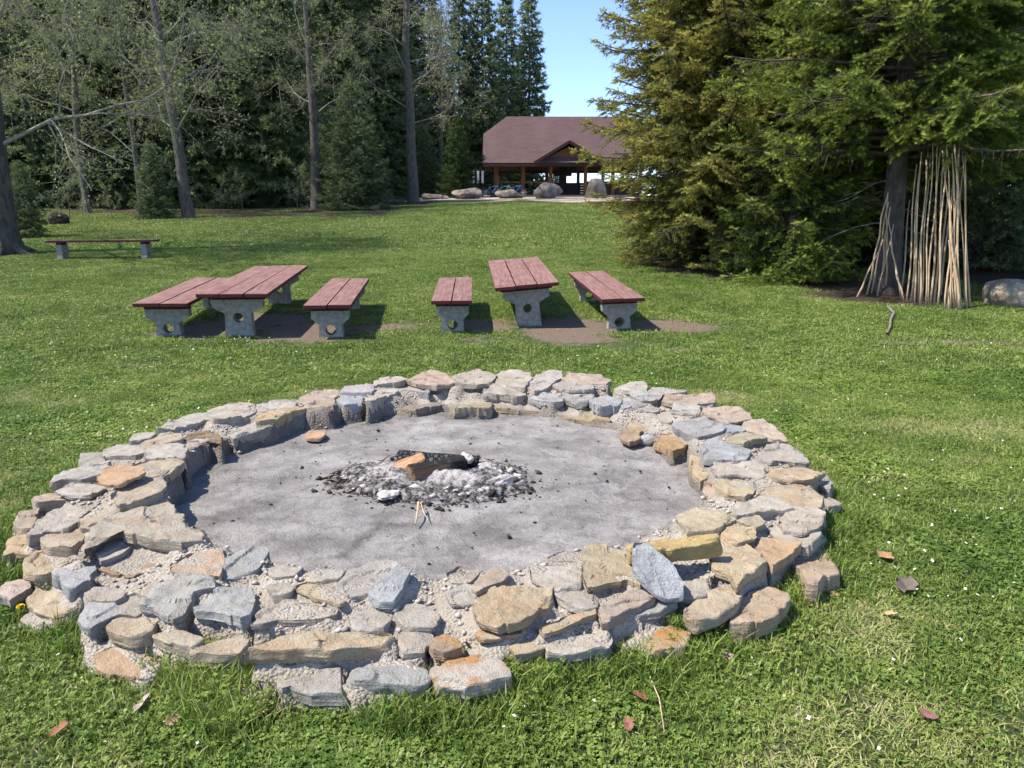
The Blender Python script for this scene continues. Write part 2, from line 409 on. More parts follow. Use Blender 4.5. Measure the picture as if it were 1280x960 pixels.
# ------------------------------------------------------------------ the stone ring: data traced from the photograph
# (outline of the top face in picture points, height of top, thickness, colour, iron stain)
TAN, OCH, GRY, BLU, PNK, BRN, LGT, OLV = (.365, .31, .235), (.405, .33, .225), (.325, .315, .29), (.325, .33, .33), (.39, .315, .25), (.30, .22, .155), (.395, .36, .31), (.31, .275, .19)
ST = [
 ('243,811 250,804 302,802 306,815 290,817 244,817', .13, .10, TAN, .1),
 ('316,817 330,802 370,796 420,790 487,785 497,797 487,803 460,806 426,812 389,813 355,817', .19, .085, OCH, .3),
 ('433,844 453,834 481,819 510,819 526,832 528,848 502,854 487,852 467,852 441,854', .13, .13, GRY, 0),
 ('351,842 359,838 426,841 432,850 426,865 400,862 370,856 353,862', .10, .12, GRY, 0),
 ('267,871 282,861 332,864 329,876 314,882 274,880', .04, .05, PNK, .2),
 ('532,854 546,836 575,832 599,825 625,834 630,850 609,853 583,858 542,858', .11, .08, LGT, .9),
 ('642,803 655,793 672,787 679,803 655,810 646,813', .13, .1, OCH, .3),
 ('686,802 719,797 761,789 762,808 736,810 711,816 693,817', .12, .06, LGT, 0),
 ('674,780 711,771 745,762 747,769 721,774 700,784 677,788', .2, .04, OCH, .4),
 ('752,759 767,750 801,739 818,748 788,759 758,774', .22, .08, PNK, .25),
 ('790,761 824,752 846,748 842,756 826,759 790,771', .17, .06, GRY, 0),
 ('593,756 601,742 627,735 687,735 693,748 687,757 664,761 651,772 625,780 602,774', .24, .07, OCH, .25),
 ('664,705 719,703 727,716 726,735 696,735 670,720', .24, .06, LGT, .1),
 ('730,686 754,679 779,688 788,698 803,722 799,729 781,720 760,724 736,733 729,716', .255, .09, (.41, .345, .235), .2),
 ('685,697 704,688 726,689 724,700 711,699', .24, .05, LGT, 0),
 ('595,731 614,714 631,714 634,722 617,731 599,737', .24, .05, TAN, .2),
 ('599,791 647,782 648,790 606,797', .17, .04, OCH, 1),
 ('541,800 554,796 574,804 574,811 556,815 546,811', .155, .06, BRN, .8),
 ('429,734 436,716 475,702 496,704 494,712 467,734 454,738 437,740', .25, .06, GRY, 0),
 ('462,744 479,729 497,712 518,716 503,732 492,751 469,749', .25, .05, BLU, 0),
 ('370,734 385,727 419,734 434,746 422,753 389,742', .24, .04, OCH, .2),
 ('319,777 325,761 355,751 417,759 415,766 400,770 381,770 355,770 332,776', .22, .075, LGT, .2),
 ('241,766 261,748 276,738 310,742 321,753 319,766 304,779 295,774 272,766 252,766', .22, .06, GRY, .05),
 ('176,751 199,729 221,719 257,718 266,734 240,740 229,764 216,770 202,761 191,753', .235, .08, GRY, 0),
 ('210,716 229,697 249,686 276,680 276,706 274,718 257,716', .24, .06, PNK, .15),
 ('276,714 295,695 317,684 336,687 325,699 310,714 282,720', .22, .05, GRY, 0),
 ('102,770 114,751 154,761 156,764 131,768 118,778 111,783', .17, .1, BLU, 0),
 ('66,716 81,701 99,698 118,708 105,733 96,740 82,734', .17, .11, BLU, 0),
 ('137,785 143,778 165,768 195,772 189,791 165,796 154,792', .14, .1, TAN, .1),
 ('191,789 203,785 249,798 240,808 195,794', .145, .12, TAN, 0),
 ('107,815 139,802 161,813 204,830 180,847 161,839 127,830', .06, .07, (.40, .29, .19), .2),
 ('36,751 47,736 81,740 97,762 75,770 64,770 47,762', .08, .09, OCH, .3),
 ('32,714 43,695 79,689 90,697 71,708 56,717', .13, .11, OCH, .2),
 ('8,693 11,678 30,671 56,674 56,686 37,690 22,688', .13, .1, OCH, .4),
 ('17,656 28,642 49,639 45,654 36,663 24,661', .13, .09, PNK, .2),
 # left wall
 ('90,690 116,668 131,655 159,642 188,632 208,625 221,640 232,655 250,660 252,672 220,675 185,672 163,664 150,660 120,668', .28, .1, TAN, .15),
 ('142,631 150,604 169,599 202,592 199,608 204,618 180,627 156,631', .305, .08, (.39, .335, .26), .15),
 ('163,582 188,573 219,571 223,576 203,592 170,597', .3, .14, TAN, .1),
 ('186,561 202,555 225,554 232,563 232,574 219,570 188,570', .28, .12, LGT, 0),
 ('100,582 102,566 137,566 137,576 105,583', .18, .13, GRY, 0),
 ('129,562 141,554 163,555 182,561 182,567 167,572 139,571', .25, .07, LGT, .1),
 ('167,555 199,544 225,542 223,552 199,556 182,560', .26, .06, TAN, .2),
 ('69,606 75,595 97,586 127,580 135,578 129,591 105,601 82,602', .22, .09, LGT, .05),
 ('73,612 82,604 126,602 126,610 111,617 90,617', .24, .06, LGT, .15),
 ('46,631 47,623 62,614 105,616 105,621 75,627 58,629', .17, .1, PNK, .2),
 ('34,670 45,651 62,640 82,629 97,632 105,647 90,659 62,662', .22, .12, LGT, 0),
 ('56,683 62,668 75,664 112,662 107,670 94,687 79,687', .2, .11, TAN, .05),
 ('96,647 116,636 159,640 169,640 135,655 112,662', .25, .08, TAN, .1),
 ('125,706 145,690 190,686 222,690 190,706 160,718', .17, .1, BRN, .3),
 ('122,689 135,678 156,676 159,684 150,689 128,699', .2, .06, LGT, .1),
 # back left
 ('226,552 235,541 254,536 274,541 276,550 262,545 240,556', .26, .25, (.21, .15, .10), .3),
 ('289,539 302,530 334,527 337,532 310,538 295,545', .21, .17, GRY, 0),
 ('198,542 201,531 226,522 246,514 265,513 265,522 242,531 214,537', .25, .12, LGT, .05),
 ('267,512 287,505 316,502 321,507 317,516 291,524 265,529 257,522', .26, .11, LGT, .1),
 ('321,505 340,498 366,497 368,507 347,512 319,514', .26, .1, LGT, .05),
 ('323,526 332,516 372,509 383,511 368,514 340,527', .24, .13, OCH, .5),
 ('377,494 400,485 424,487 419,497 414,511 383,512', .24, .16, PNK, .1),
 ('421,503 427,494 449,493 449,504 432,506', .23, .12, BLU, 0),
 ('425,490 432,483 464,482 463,491 446,492', .26, .08, (.36, .32, .32), 0),
 ('458,505 467,486 496,480 496,489 486,491 467,502', .25, .19, LGT, 0),
 ('464,480 482,470 510,473 505,478 474,480', .28, .09, LGT, .1),
 ('495,486 500,480 530,481 536,490 518,486', .24, .14, GRY, 0),
 ('510,475 532,464 563,470 563,478 544,481 533,481', .3, .08, PNK, .1),
 ('563,480 569,469 596,462 613,465 619,469 608,480 591,481', .3, .08, LGT, .1),
 ('607,489 613,481 629,479 657,487 650,492', .25, .17, LGT, 0),
 ('619,473 626,464 662,465 663,472 655,484 629,480', .29, .09, LGT, 0),
 ('660,481 665,470 685,463 702,466 701,472 685,481 669,487', .28, .08, LGT, .05),
 ('660,495 672,491 701,492 702,498 690,501', .22, .13, BLU, 0),
 ('704,495 705,490 740,492 740,497 724,503', .22, .12, GRY, 0),
 ('704,473 713,466 749,470 762,475 760,481 732,480', .28, .07, PNK, .1),
 ('561,515 573,503 582,498 608,498 614,506 612,513', .12, .14, OLV, .1),
 ('614,508 620,503 680,506 684,511 672,513', .10, .12, (.34, .275, .18), .1),
 ('694,516 703,510 735,512 762,523 765,529 740,526', .09, .11, (.36, .28, .18), .3),
 ('497,512 530,500 560,500 556,506 520,514', .1, .12, (.24, .21, .17), .1),
 # back right
 ('740,498 757,491 771,497 776,503 768,507 749,509', .22, .14, BLU, 0),
 ('776,505 785,496 806,497 807,502 792,505 781,508', .22, .12, BLU, 0),
 ('795,509 807,502 821,508 823,514 812,513', .2, .13, GRY, 0),
 ('767,483 799,478 813,481 802,488 771,486', .26, .08, LGT, 0),
 ('809,488 817,482 837,484 859,488 859,491 840,491 834,495', .26, .06, LGT, .1),
 ('788,488 827,495 826,498 807,500 790,495', .25, .07, GRY, 0),
 ('828,502 837,495 887,494 896,500 890,503 873,505 849,505', .26, .07, PNK, .1),
 ('840,512 843,506 870,508 871,514 854,514', .26, .08, LGT, 0),
 ('877,519 881,508 926,512 938,520 938,525 902,527 896,522', .26, .07, PNK, .1),
 ('843,527 859,519 881,519 905,533 898,543 870,544 855,538', .28, .15, BLU, 0),
 ('876,566 881,556 890,553 912,559 932,559 940,566 927,573 893,575 882,575', .255, .06, BLU, 0),
 ('817,542 824,539 846,542 860,558 859,562 840,567 829,556', .14, .13, (.36, .25, .15), .3),
 ('787,533 792,527 813,530 815,537 798,541', .1, .1, OCH, .3),
 ('902,533 912,528 935,534 927,538 907,539', .26, .05, BLU, 0),
 ('927,528 954,527 979,542 982,548 972,548 954,541 935,537', .26, .08, PNK, .1),
 ('912,556 913,544 930,537 957,542 960,548 941,550 930,557', .27, .07, (.37, .33, .225), .1),
 ('949,572 960,559 985,552 1001,562 1007,577 979,575 957,577', .26, .08, LGT, .2),
 ('893,587 896,577 951,577 954,587 947,595 926,589 901,591', .26, .08, LGT, .1),
 ('954,595 969,583 1001,580 1029,589 1016,594 1016,601 996,602 979,598', .27, .07, (.41, .33, .23), .2),
 ('897,609 901,594 938,600 940,612 933,620 904,616', .25, .11, (.40, .345, .24), .3),
 ('954,616 957,606 979,602 1013,606 1030,619 1032,630 1016,633 993,630 969,623', .26, .1, (.41, .33, .23), .2),
 ('1018,594 1030,592 1040,603 1037,612 1026,606', .18, .16, GRY, 0),
 ('883,600 890,595 894,609 893,623 883,623', .17, .15, PNK, .3),
 ('863,570 876,575 888,587 880,600 866,588', .16, .14, OCH, .2),
 ('907,645 930,634 960,622 999,636 964,640 924,646', .26, .05, LGT, .05),
 ('975,643 996,634 1027,641 1020,654 1005,660 982,658', .25, .07, LGT, 0),
 ('956,660 982,658 1012,660 1024,664 1009,681 992,681 982,675', .21, .1, LGT, 0),
 ('847,649 868,640 902,645 917,651 894,667 855,668', .26, .06, (.40, .35, .25), .05),
 ('900,669 913,660 941,660 937,669 915,678', .26, .05, OCH, .15),
 ('922,651 947,645 949,654 943,658', .26, .04, OCH, 0),
 ('945,690 952,671 975,673 993,684 971,701 964,707 956,699', .22, .08, (.44, .31, .19), .2),
 ('892,694 902,681 930,682 960,705 937,714 921,729 913,716 894,707', .245, .1, (.41, .345, .24), .1),
 ('777,806 812,787 824,781 861,795 850,810 827,814 807,810', .09, .08, (.42, .33, .21), 1),
]
SMALL = [  # small stones wedged between the large ones
 ('514,872 530,866 545,868 540,880 516,886', .05, .06, GRY, 0), ('32,774 38,764 53,770 51,781', .03, .05, PNK, 0),
 ('166,552 169,542 182,540 193,542 188,550', .2, .1, LGT, 0), ('697,484 701,478 738,481 736,486 716,487', .27, .06, LGT, 0),
 ('826,519 834,518 840,522 838,528 828,527', .16, .1, (.40, .40, .40), 0), ('1030,619 1044,625 1043,631 1033,633', .13, .12, TAN, 0),
 ('148,752 166,745 176,752 170,764 152,762', .19, .06, LGT, .1), ('110,742 128,735 150,738 145,749 118,748', .2, .06, LGT, .2),
 ('335,737 352,731 365,736 362,746 342,746', .23, .05, LGT, .1), ('500,768 520,762 545,768 540,778 510,780', .2, .05, LGT, .1),
 ('442,770 462,765 486,770 480,781 450,780', .2, .05, LGT, .05), ('560,740 578,732 590,737 588,748 566,750', .23, .04, LGT, 0),
 ('700,745 716,740 738,744 735,757 708,756', .22, .05, LGT, .1), ('850,735 868,728 884,733 874,745 855,746', .2, .05, TAN, 0),
 ('500,795 518,790 536,795 530,812 506,812', .16, .06, LGT, .1), ('590,812 612,808 632,812 622,822 596,822', .12, .05, GRY, 0),
 ('340,712 358,706 372,711 366,720 345,720', .22, .04, LGT, 0), ('395,715 410,710 424,714 420,723 400,723', .22, .04, TAN, .1),
 ('560,715 575,709 592,714 586,724 565,724', .22, .04, LGT, 0), ('1000,668 1018,664 1030,672 1018,682 1003,680', .12, .1, LGT, 0),
]
LOOSE = [
 ('stone', '778,684 790,678 854,673 899,671 901,677 865,683 840,685 800,686', (.345, 0), .10, (.43, .325, .15), .2, 'long ochre block with a yellow front lying on the ring beside the grey slab', 'stone'),
 ('stone', '785,681 792,675 811,679 839,709 847,727 846,741 829,743 818,737 796,709', (.40, .0022), .045, (.335, .345, .36), 0, 'smooth blue-grey oblong slab leaning over the ochre block', 'stone'),
 ('stone', '855,765 887,739 915,731 926,744 896,765 864,778', (.19, 0), .08, (.41, .34, .25), .1, 'pinkish tan bar of stone lying loose at the outer foot of the ring', 'stone'),
 ('stone', '906,782 925,748 957,735 983,743 985,752 968,764 940,777 927,783', (.135, 0), .14, (.40, .32, .23), .2, 'cracked tan block at the outer foot of the ring, right beside the pinkish bar', 'stone'),
 ('stone', '996,711 1003,698 1022,681 1035,688 1050,712 1029,722 1022,737 1009,735', (.12, 0), .13, (.40, .31, .23), .2, 'pointed pink stone standing in the grass just outside the ring', 'stone'),
 ('stone', '127,600 131,584 150,583 176,585 180,590 169,595 150,604', (.345, 0), .035, (.45, .31, .20), .3, 'thin orange stone flake lying on top of the tan wall stones', 'stone'),
 ('stone', '3,740 9,727 32,723 30,736 15,751', (.06, 0), .07, (.41, .34, .29), .1, 'small pale pink stone lying in the grass outside the ring near the dandelions', 'stone'),
 ('stone', '776,545 782,537 792,541 799,547 787,551', (.10, 0), .06, (.33, .25, .18), .3, 'flat brown stone on the ash floor next to the white pebble', 'stone'),
 ('stone', '384,545 390,540 402,539 406,544 399,548 387,549', (.065, 0), .03, (.45, .30, .19), .3, 'flat orange stone chip lying alone on the ash floor', 'stone'),
]
def parse(s): return np.array([[float(a) for a in p.split(',')] for p in s.split()])
def unproj(s, z0, g=0.0):
    px = parse(s); v0 = px[:, 1].min(); P = []
    for u, v in px: P.append(on_z(u, v, z0-g*(v-v0)))
    return np.array(P)
def stone_mesh(name, P, t, seed, rough=1.0):
    """P: (n,3) outline of the top face. returns a mesh centred on its own origin + that origin"""
    r = np.random.default_rng(seed)
    c = P.mean(0); Q = P-c
    if np.sum(Q[:, 0]*np.roll(Q[:, 1], -1)-np.roll(Q[:, 0], -1)*Q[:, 1]) < 0: Q = Q[::-1]
    size = np.linalg.norm(Q[:, :2], axis=1).mean()
    # resample the outline, keep corners, break straight edges
    seg = np.roll(Q, -1, 0)-Q; L = np.linalg.norm(seg, axis=1); per = L.sum()
    n = int(np.clip(per/.011, 44, 150)); s = np.linspace(0, per, n, endpoint=False); cum = np.concatenate([[0], np.cumsum(L)])
    k = np.clip(np.searchsorted(cum, s, 'right')-1, 0, len(L)-1); f = (s-cum[k])/L[k]
    O = Q[k]+seg[k]*f[:, None]
    O = O*.8+.1*(np.roll(O, 1, 0)+np.roll(O, -1, 0))
    rad = np.linalg.norm(O[:, :2], axis=1, keepdims=True)+1e-6; dirn = np.concatenate([O[:, :2]/rad, np.zeros((n, 1))], 1); sh0 = r.uniform(0, 50, 3)
    O = O+dirn*(.015+min(.02, .12*size)*np.round(1.5*fbm(O*[1, 1, 0]+sh0, 22, 3, seed % 53))/1.5+.004*fbm(O*[1, 1, 0]+sh0, 90, 2, seed % 47))[:, None]
    t = t*.78; e = min(.009, t*.18, size*.1)
    rings = []
    prof = [(-t, -.10*size-.018), (-t*.93, -.04*size-.006), (-t*.8, -.008), (-t*.66, .003), (-t*.52, .002), (-t*.4, .004), (-t*.28, .003), (-t*.17, .004), (-e*.7, .004), (-e*.15, .001), (.0, -.004)]
    sh = r.uniform(0, 50, 3)
    for z, off in prof:
        V = O+dirn*np.maximum(off, -.8*rad)
        V[:, 2] = O[:, 2]+z
        led = .008*fbm(np.concatenate([V[:, :2]*1.0, V[:, 2:]*4], 1)+sh, 14, 3, seed % 97)
        lump = .05*size*fbm(V*[1, 1, .5]+sh, 5.5/max(size, .05)*.35, 2, (seed*3) % 89)
        V = V+dirn*((led+lump*.35)*rough)[:, None]
        rings.append(V)
    top = rings[-1]
    for q in (.93, .84, .74, .64, .54, .44, .34, .24, .13):
        V = top.mean(0)+(top-top.mean(0))*q; rings.append(V)
    V = np.concatenate(rings)
    nr = len(rings); i = np.arange(n); F = []
    for a in range(nr-1):
        F.append(np.stack([a*n+i, a*n+(i+1) % n, (a+1)*n+(i+1) % n, (a+1)*n+i], 1))
    F = np.concatenate(F)
    apex = V[-n:].mean(0); V = np.concatenate([V, apex[None]]); ai = len(V)-1
    T = np.stack([(nr-1)*n+i, (nr-1)*n+(i+1) % n, np.full(n, ai)], 1)
    for q_ in range(r.integers(5, 8)):                # broken facets
        a_ = r.uniform(0, 6.28); d_ = np.array([math.cos(a_), math.sin(a_), r.choice([-.3, .0, .15, .5])*r.uniform(.6, 1.3)]); d_ /= np.linalg.norm(d_); h_ = V @ d_; lim = h_.max()*r.uniform(.80, .95); V = V-np.maximum(h_-lim, 0)[:, None]*d_*.92
    # relief on the top: chipped terraces + tilt
    istop = np.zeros(len(V)); istop[(8*n):] = 1.
    rel = .006*fbm(V[:, :3]+sh, 12, 4, (seed*7) % 83)+.004*fbm(V+sh, 45, 2, (seed*5) % 71)
    ter = np.round(fbm(V*[1, 1, 0]+sh, 6, 3, (seed*11) % 79)*2.0)*.0085
    tilt = V[:, 0]*r.normal(0, .035)+V[:, 1]*r.normal(0, .035)
    V[:, 2] += istop*((rel+ter)*min(1.4, .6+size/.2)*rough)+tilt
    me = mesh_np(name, V, [F, T], [M['stone']], smooth=True)
    try: me.set_sharp_from_angle(angle=R(27))
    except Exception: pass
    return me, c

ring = thing('fire_pit', 'round mortared fire pit ring of tan and grey stones on the lawn', 'fire pit', (-.45, 4.85, 0))
ringC = np.array(ring.location)
allP = []
for i, (s, z, t, c, st) in enumerate(ST):
    if i < 32 and .12 < z < .2: z += .012
    z *= .80; t *= .82
    P = unproj(s, z); allP.append((P, z, t))
    me, ctr = stone_mesh('stone', P, t, 100+i)
    o = link('stone', me, ring, Vector(ctr-ringC))
    j = rng.normal(1, .045); w = rng.normal(0, .008)
    o.color = (min(1, c[0]*j+w), c[1]*j, max(.02, c[2]*j-w), min(1, st+.03))
small = []
for i, (s, z, t, c, st) in enumerate(SMALL):
    z = z*.80-.008; t *= .8; P = unproj(s, z); P = P.mean(0)+(P-P.mean(0))*np.array([1.15, 1.2, 1])+rng.normal(0, .009, P.shape)*[1, 1, 0]; allP.append((P, z, t)); me, ctr = stone_mesh('small_stones', P, t, 400+i, .9)
    small.append((me, ctr))
bm = bmesh.new()
for me, ctr in small:
    me.transform(Matrix.Translation(Vector(ctr-ringC))); bm.from_mesh(me); bpy.data.meshes.remove(me)
me = bpy.data.meshes.new('small_stones'); bm.to_mesh(me); bm.free(); me.materials.append(M['stone'])
o = link('small_stones', me, ring); o['kind'] = 'stuff'; o.color = (.36, .335, .29, .15)
for i, (nm, s, (z, g), t, c, st, lab, cat) in enumerate(LOOSE):
    z = z-.2*min(z, .26) if z > .1 else z
    P = unproj(s, z, g); me, ctr = stone_mesh(nm, P, t, 700+i, .8)
    o = link(nm, me, None, Vector(ctr)); o.color = (*c, st+.02); tag(o, lab, cat, 'loose stones round the fire pit')
# the white pebble: a rounded stone
def blob(name, mat, size, seed, amp=.18, f=2.2, sub=4, flat=.0, parent=None, chip=False):
    b = bmesh.new(); bmesh.ops.create_icosphere(b, subdivisions=sub, radius=1)
    me = bpy.data.meshes.new(name); b.to_mesh(me); b.free()
    n = len(me.vertices); V = np.empty(n*3, np.float32); me.vertices.foreach_get('co', V); V = V.reshape(-1, 3).astype(float)
    r = np.random.default_rng(seed)
    if chip:                                        # cut flat facets
        for q in range(11):
            d = r.normal(size=3); d /= np.linalg.norm(d); lim = r.uniform(.5, .82); h = V @ d; V -= np.maximum(h-lim, 0)[:, None]*d*.95
    V *= (1+amp*fbm(V, f, 4, seed % 61))[:, None]
    V *= np.asarray(size)
    if flat: V[:, 2] = np.maximum(V[:, 2], -flat*size[2])
    me.vertices.foreach_set('co', V.astype(np.float32).ravel()); me.materials.append(mat)
    me.polygons.foreach_set('use_smooth', np.ones(len(me.polygons), bool))
    try: me.set_sharp_from_angle(angle=R(32))
    except Exception: pass
    me.update(); return link(name, me, parent)
p = on_z(809, 556, .03); o = blob('stone', M['stone'], (.062, .05, .045), 5, .1); o.location = (p[0], p[1], .065); o.color = (.43, .43, .43, 0)
tag(o, 'rounded whitish pebble lying on the ash floor at the foot of the ring', 'stone', 'loose stones round the fire pit')

# distance to the stones, height of the mortar between them
def poly_dist(X, Y, P):
    """signed-ish distance: 0 inside polygon"""
    inside = np.zeros(X.shape, bool); d = np.full(X.shape, 1e9); n = len(P)
    for i in range(n):
        x0, y0 = P[i, :2]; x1, y1 = P[(i+1) % n, :2]
        cond = ((y0 > Y) != (y1 > Y)) & (X < (x1-x0)*(Y-y0)/((y1-y0)+1e-12)+x0); inside ^= cond
        L2 = (x1-x0)**2+(y1-y0)**2+1e-12; t = np.clip(((X-x0)*(x1-x0)+(Y-y0)*(y1-y0))/L2, 0, 1)
        d = np.minimum(d, np.hypot(X-(x0+t*(x1-x0)), Y-(y0+t*(y1-y0))))
    d[inside] = 0; return d
g = .018
gx = np.arange(-3.2, 2.3, g); gy = np.arange(2.0, 7.9, g); GX, GY = np.meshgrid(gx, gy)
DM = np.full(GX.shape, 1e9); WH = np.zeros(GX.shape); WS = np.zeros(GX.shape); WL = np.zeros(GX.shape); WT = np.zeros(GX.shape)
for P, z, t in allP:
    x0, x1 = P[:, 0].min()-.5, P[:, 0].max()+.5; y0, y1 = P[:, 1].min()-.5, P[:, 1].max()+.5
    ix = (gx > x0) & (gx < x1); iy = (gy > y0) & (gy < y1); sl = np.ix_(iy, ix)
    d = poly_dist(GX[sl], GY[sl], P); DM[sl] = np.minimum(DM[sl], d)
    w = 1/(d+.02)**2; WH[sl] += w*(z-.12*t-.008); WS[sl] += w; w2 = w*math.exp(-z*22); WL[sl] += w2*(z-.3*t-.02); WT[sl] += w2
H = np.where(WS > 0, WH/np.maximum(WS, 1e-9), 0)
rc = np.hypot(GX+.45, GY-4.85)
H2 = np.where(WT > 0, WL/np.maximum(WT, 1e-9), 0); bl = np.clip((rc-2.12)/.12, 0, 1)*np.clip((DM-.03)/.04, 0, 1); H = H*(1-bl)+np.minimum(H, H2)*bl
rch = np.where(rc > 2.15, .022, np.where(rc > 2.05, .055, np.where(rc < 1.70, .035, .16))); fill = np.clip((rch-DM)/(rch*.95), 0, 1); fill = fill*fill*(3-2*fill)
ringband = ((rc > 1.72) & (rc < 2.2)); fill = np.where(ringband & (DM < .3), np.maximum(fill, np.clip((.3-DM)/.1, 0, 1)*.9), fill)
H = np.where((rc < 1.70) & (DM > .004), H*.5, H)
P3 = np.stack([GX, GY, np.zeros_like(GX)], -1)
MH = H*fill+.012*fbm(P3, 22, 4, .3)*fill - .02*(1-fill)
idx = np.arange(GX.size).reshape(GX.shape)
q = np.stack([idx[:-1, :-1], idx[:-1, 1:], idx[1:, 1:], idx[1:, :-1]], -1).reshape(-1, 4)
PD = np.where((MH > .045) | (DM <= .004), 0., DM)
keep = (MH.ravel()[q].max(1) > .0)
V = np.stack([GX, GY, MH], -1).reshape(-1, 3)-ringC
used = np.unique(q[keep]); mp = -np.ones(GX.size, int); mp[used] = np.arange(len(used))
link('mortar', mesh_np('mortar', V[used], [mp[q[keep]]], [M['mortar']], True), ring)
def grid_at(A, x, y):
    i = np.clip(((np.asarray(y)-2.0)/g).round().astype(int), 0, len(gy)-1); j = np.clip(((np.asarray(x)+3.2)/g).round().astype(int), 0, len(gx)-1)
    return A[i, j]
def pit_dist(x, y):
    x = np.asarray(x); y = np.asarray(y); out = (x < -3.15) | (x > 2.2) | (y < 2.05) | (y > 7.8)
    return np.where(out, 1., grid_at(PD, x, y))
# rubble: little chips in the mortar
def chips(pos, size, seed, name, mats, squash=.6, attrs=True, fs=None):
    """one mesh of many small angular chips"""
    r = np.random.default_rng(seed); n = len(pos)
    base = np.array([[1, 0, 0], [.3, .95, 0], [-.8, .6, 0], [-.8, -.6, 0], [.3, -.95, 0], [.2, .1, 1], [-.1, 0, -1.]])
    tri = np.array([[0, 1, 5], [1, 2, 5], [2, 3, 5], [3, 4, 5], [4, 0, 5], [1, 0, 6], [2, 1, 6], [3, 2, 6], [4, 3, 6], [0, 4, 6]])
    J = base[None]*r.uniform(.6, 1.25, (n, 7, 1)); a = r.uniform(0, 6.28, n); ca, sa = np.cos(a), np.sin(a)
    X = J[:, :, 0]*ca[:, None]-J[:, :, 1]*sa[:, None]; Y = J[:, :, 0]*sa[:, None]+J[:, :, 1]*ca[:, None]; Z = J[:, :, 2]*squash+X*r.normal(0, .25, (n, 1))
    V = np.stack([X*r.uniform(.7, 1.3, (n, 1)), Y*r.uniform(.6, 1., (n, 1)), Z], -1)*np.asarray(size)[:, None, None]+pos[:, None, :]
    F = (tri[None]+np.arange(n)[:, None, None]*7).reshape(-1, 3)
    return mesh_np(name, V, [F], mats, False, {'tint': np.repeat(r.uniform(0, 1, n), 7)} if attrs else None)
n = 26000
x = rng.uniform(-3, 2.1, n); y = rng.uniform(2.2, 7.6, n); dm = grid_at(DM, x, y); f = grid_at(fill, x, y); mh = grid_at(MH, x, y)
k = (f > .35) & (dm > .012) & (mh > .02); x, y, mh = x[k], y[k], mh[k]
sz = rng.lognormal(math.log(.0085), .55, len(x)).clip(.003, .021)
link('rubble', chips(np.stack([x, y, mh+sz*.25], 1)-ringC, sz, 3, 'rubble', [M['rubble']]), ring)['kind'] = 'stuff'

# ash floor inside the ring
na, nr_ = 420, 120
aa = np.linspace(0, 2*math.pi, na, endpoint=False); rr = np.concatenate([[.001], np.linspace(.05, 1.95, nr_-1)])
X = -.45+rr[:, None]*np.cos(aa)[None]; Y = 4.85+rr[:, None]*np.sin(aa)[None]
HC = on_z(540, 602, .03)
ex, ey = (X-HC[0])/.72, (Y-HC[1])/.52
Z = .028+.012*fbm(np.stack([X, Y, X*0], -1), 5, 4, .9)+.022*np.exp(-(ex**2+ey**2)*1.2)
q = np.arange(na*nr_).reshape(nr_, na)
F = np.stack([q[:-1], np.roll(q, -1, 1)[:-1], np.roll(q, -1, 1)[1:], q[1:]], -1).reshape(-1, 4)
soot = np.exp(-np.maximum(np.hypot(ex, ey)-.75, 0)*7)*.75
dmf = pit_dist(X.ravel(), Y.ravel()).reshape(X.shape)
wall_soot = np.clip((.24-dmf)/.24, 0, 1)*np.clip((Y-4.2)/1., 0, 1)*.6*np.clip((.6-X)/.5, .25, 1)  # soot band on the ash along the back-left foot of the ring
sm = np.maximum(soot, wall_soot)
for (u, v, su, sv, w) in [(700, 640, .35, .12, .35), (760, 600, .3, .1, .3), (500, 655, .25, .05, .7), (340, 600, .3, .12, .5), (480, 690, .12, .3, .35), (300, 650, .4, .1, .4), (820, 630, .2, .15, .35), (600, 560, .6, .1, .3), (330, 555, .35, .2, .45), (640, 545, .3, .12, .25), (420, 680, .3, .1, .3)]:
    c_ = on_z(u, v, .03); sm = np.maximum(sm, w*np.exp(-((X-c_[0])/su)**2-((Y-c_[1])/sv)**2))
for (u0, v0, u1, v1, w, wt_) in [(480, 652, 425, 695, .035, .8), (655, 618, 770, 598, .04, .45), (640, 640, 760, 650, .05, .35), (430, 560, 330, 585, .06, .4), (520, 660, 540, 705, .03, .35), (600, 660, 700, 690, .05, .3), (690, 560, 820, 575, .06, .35)]:
    a_, b_ = on_z(u0, v0, .03), on_z(u1, v1, .03); d_ = b_-a_; t_ = np.clip(((X-a_[0])*d_[0]+(Y-a_[1])*d_[1])/(d_[0]**2+d_[1]**2), 0, 1)
    sm = np.maximum(sm, wt_*np.exp(-(np.hypot(X-(a_[0]+t_*d_[0]), Y-(a_[1]+t_*d_[1]))/w)**2))
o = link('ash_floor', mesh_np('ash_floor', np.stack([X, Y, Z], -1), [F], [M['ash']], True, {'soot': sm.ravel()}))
tag(o, 'grey ash and fine gravel floor inside the stone ring', 'ash', kind='stuff')
def ash_h(x, y): return .028+.022*np.exp(-(((x-HC[0])/.72)**2+((y-HC[1])/.52)**2)*1.2)

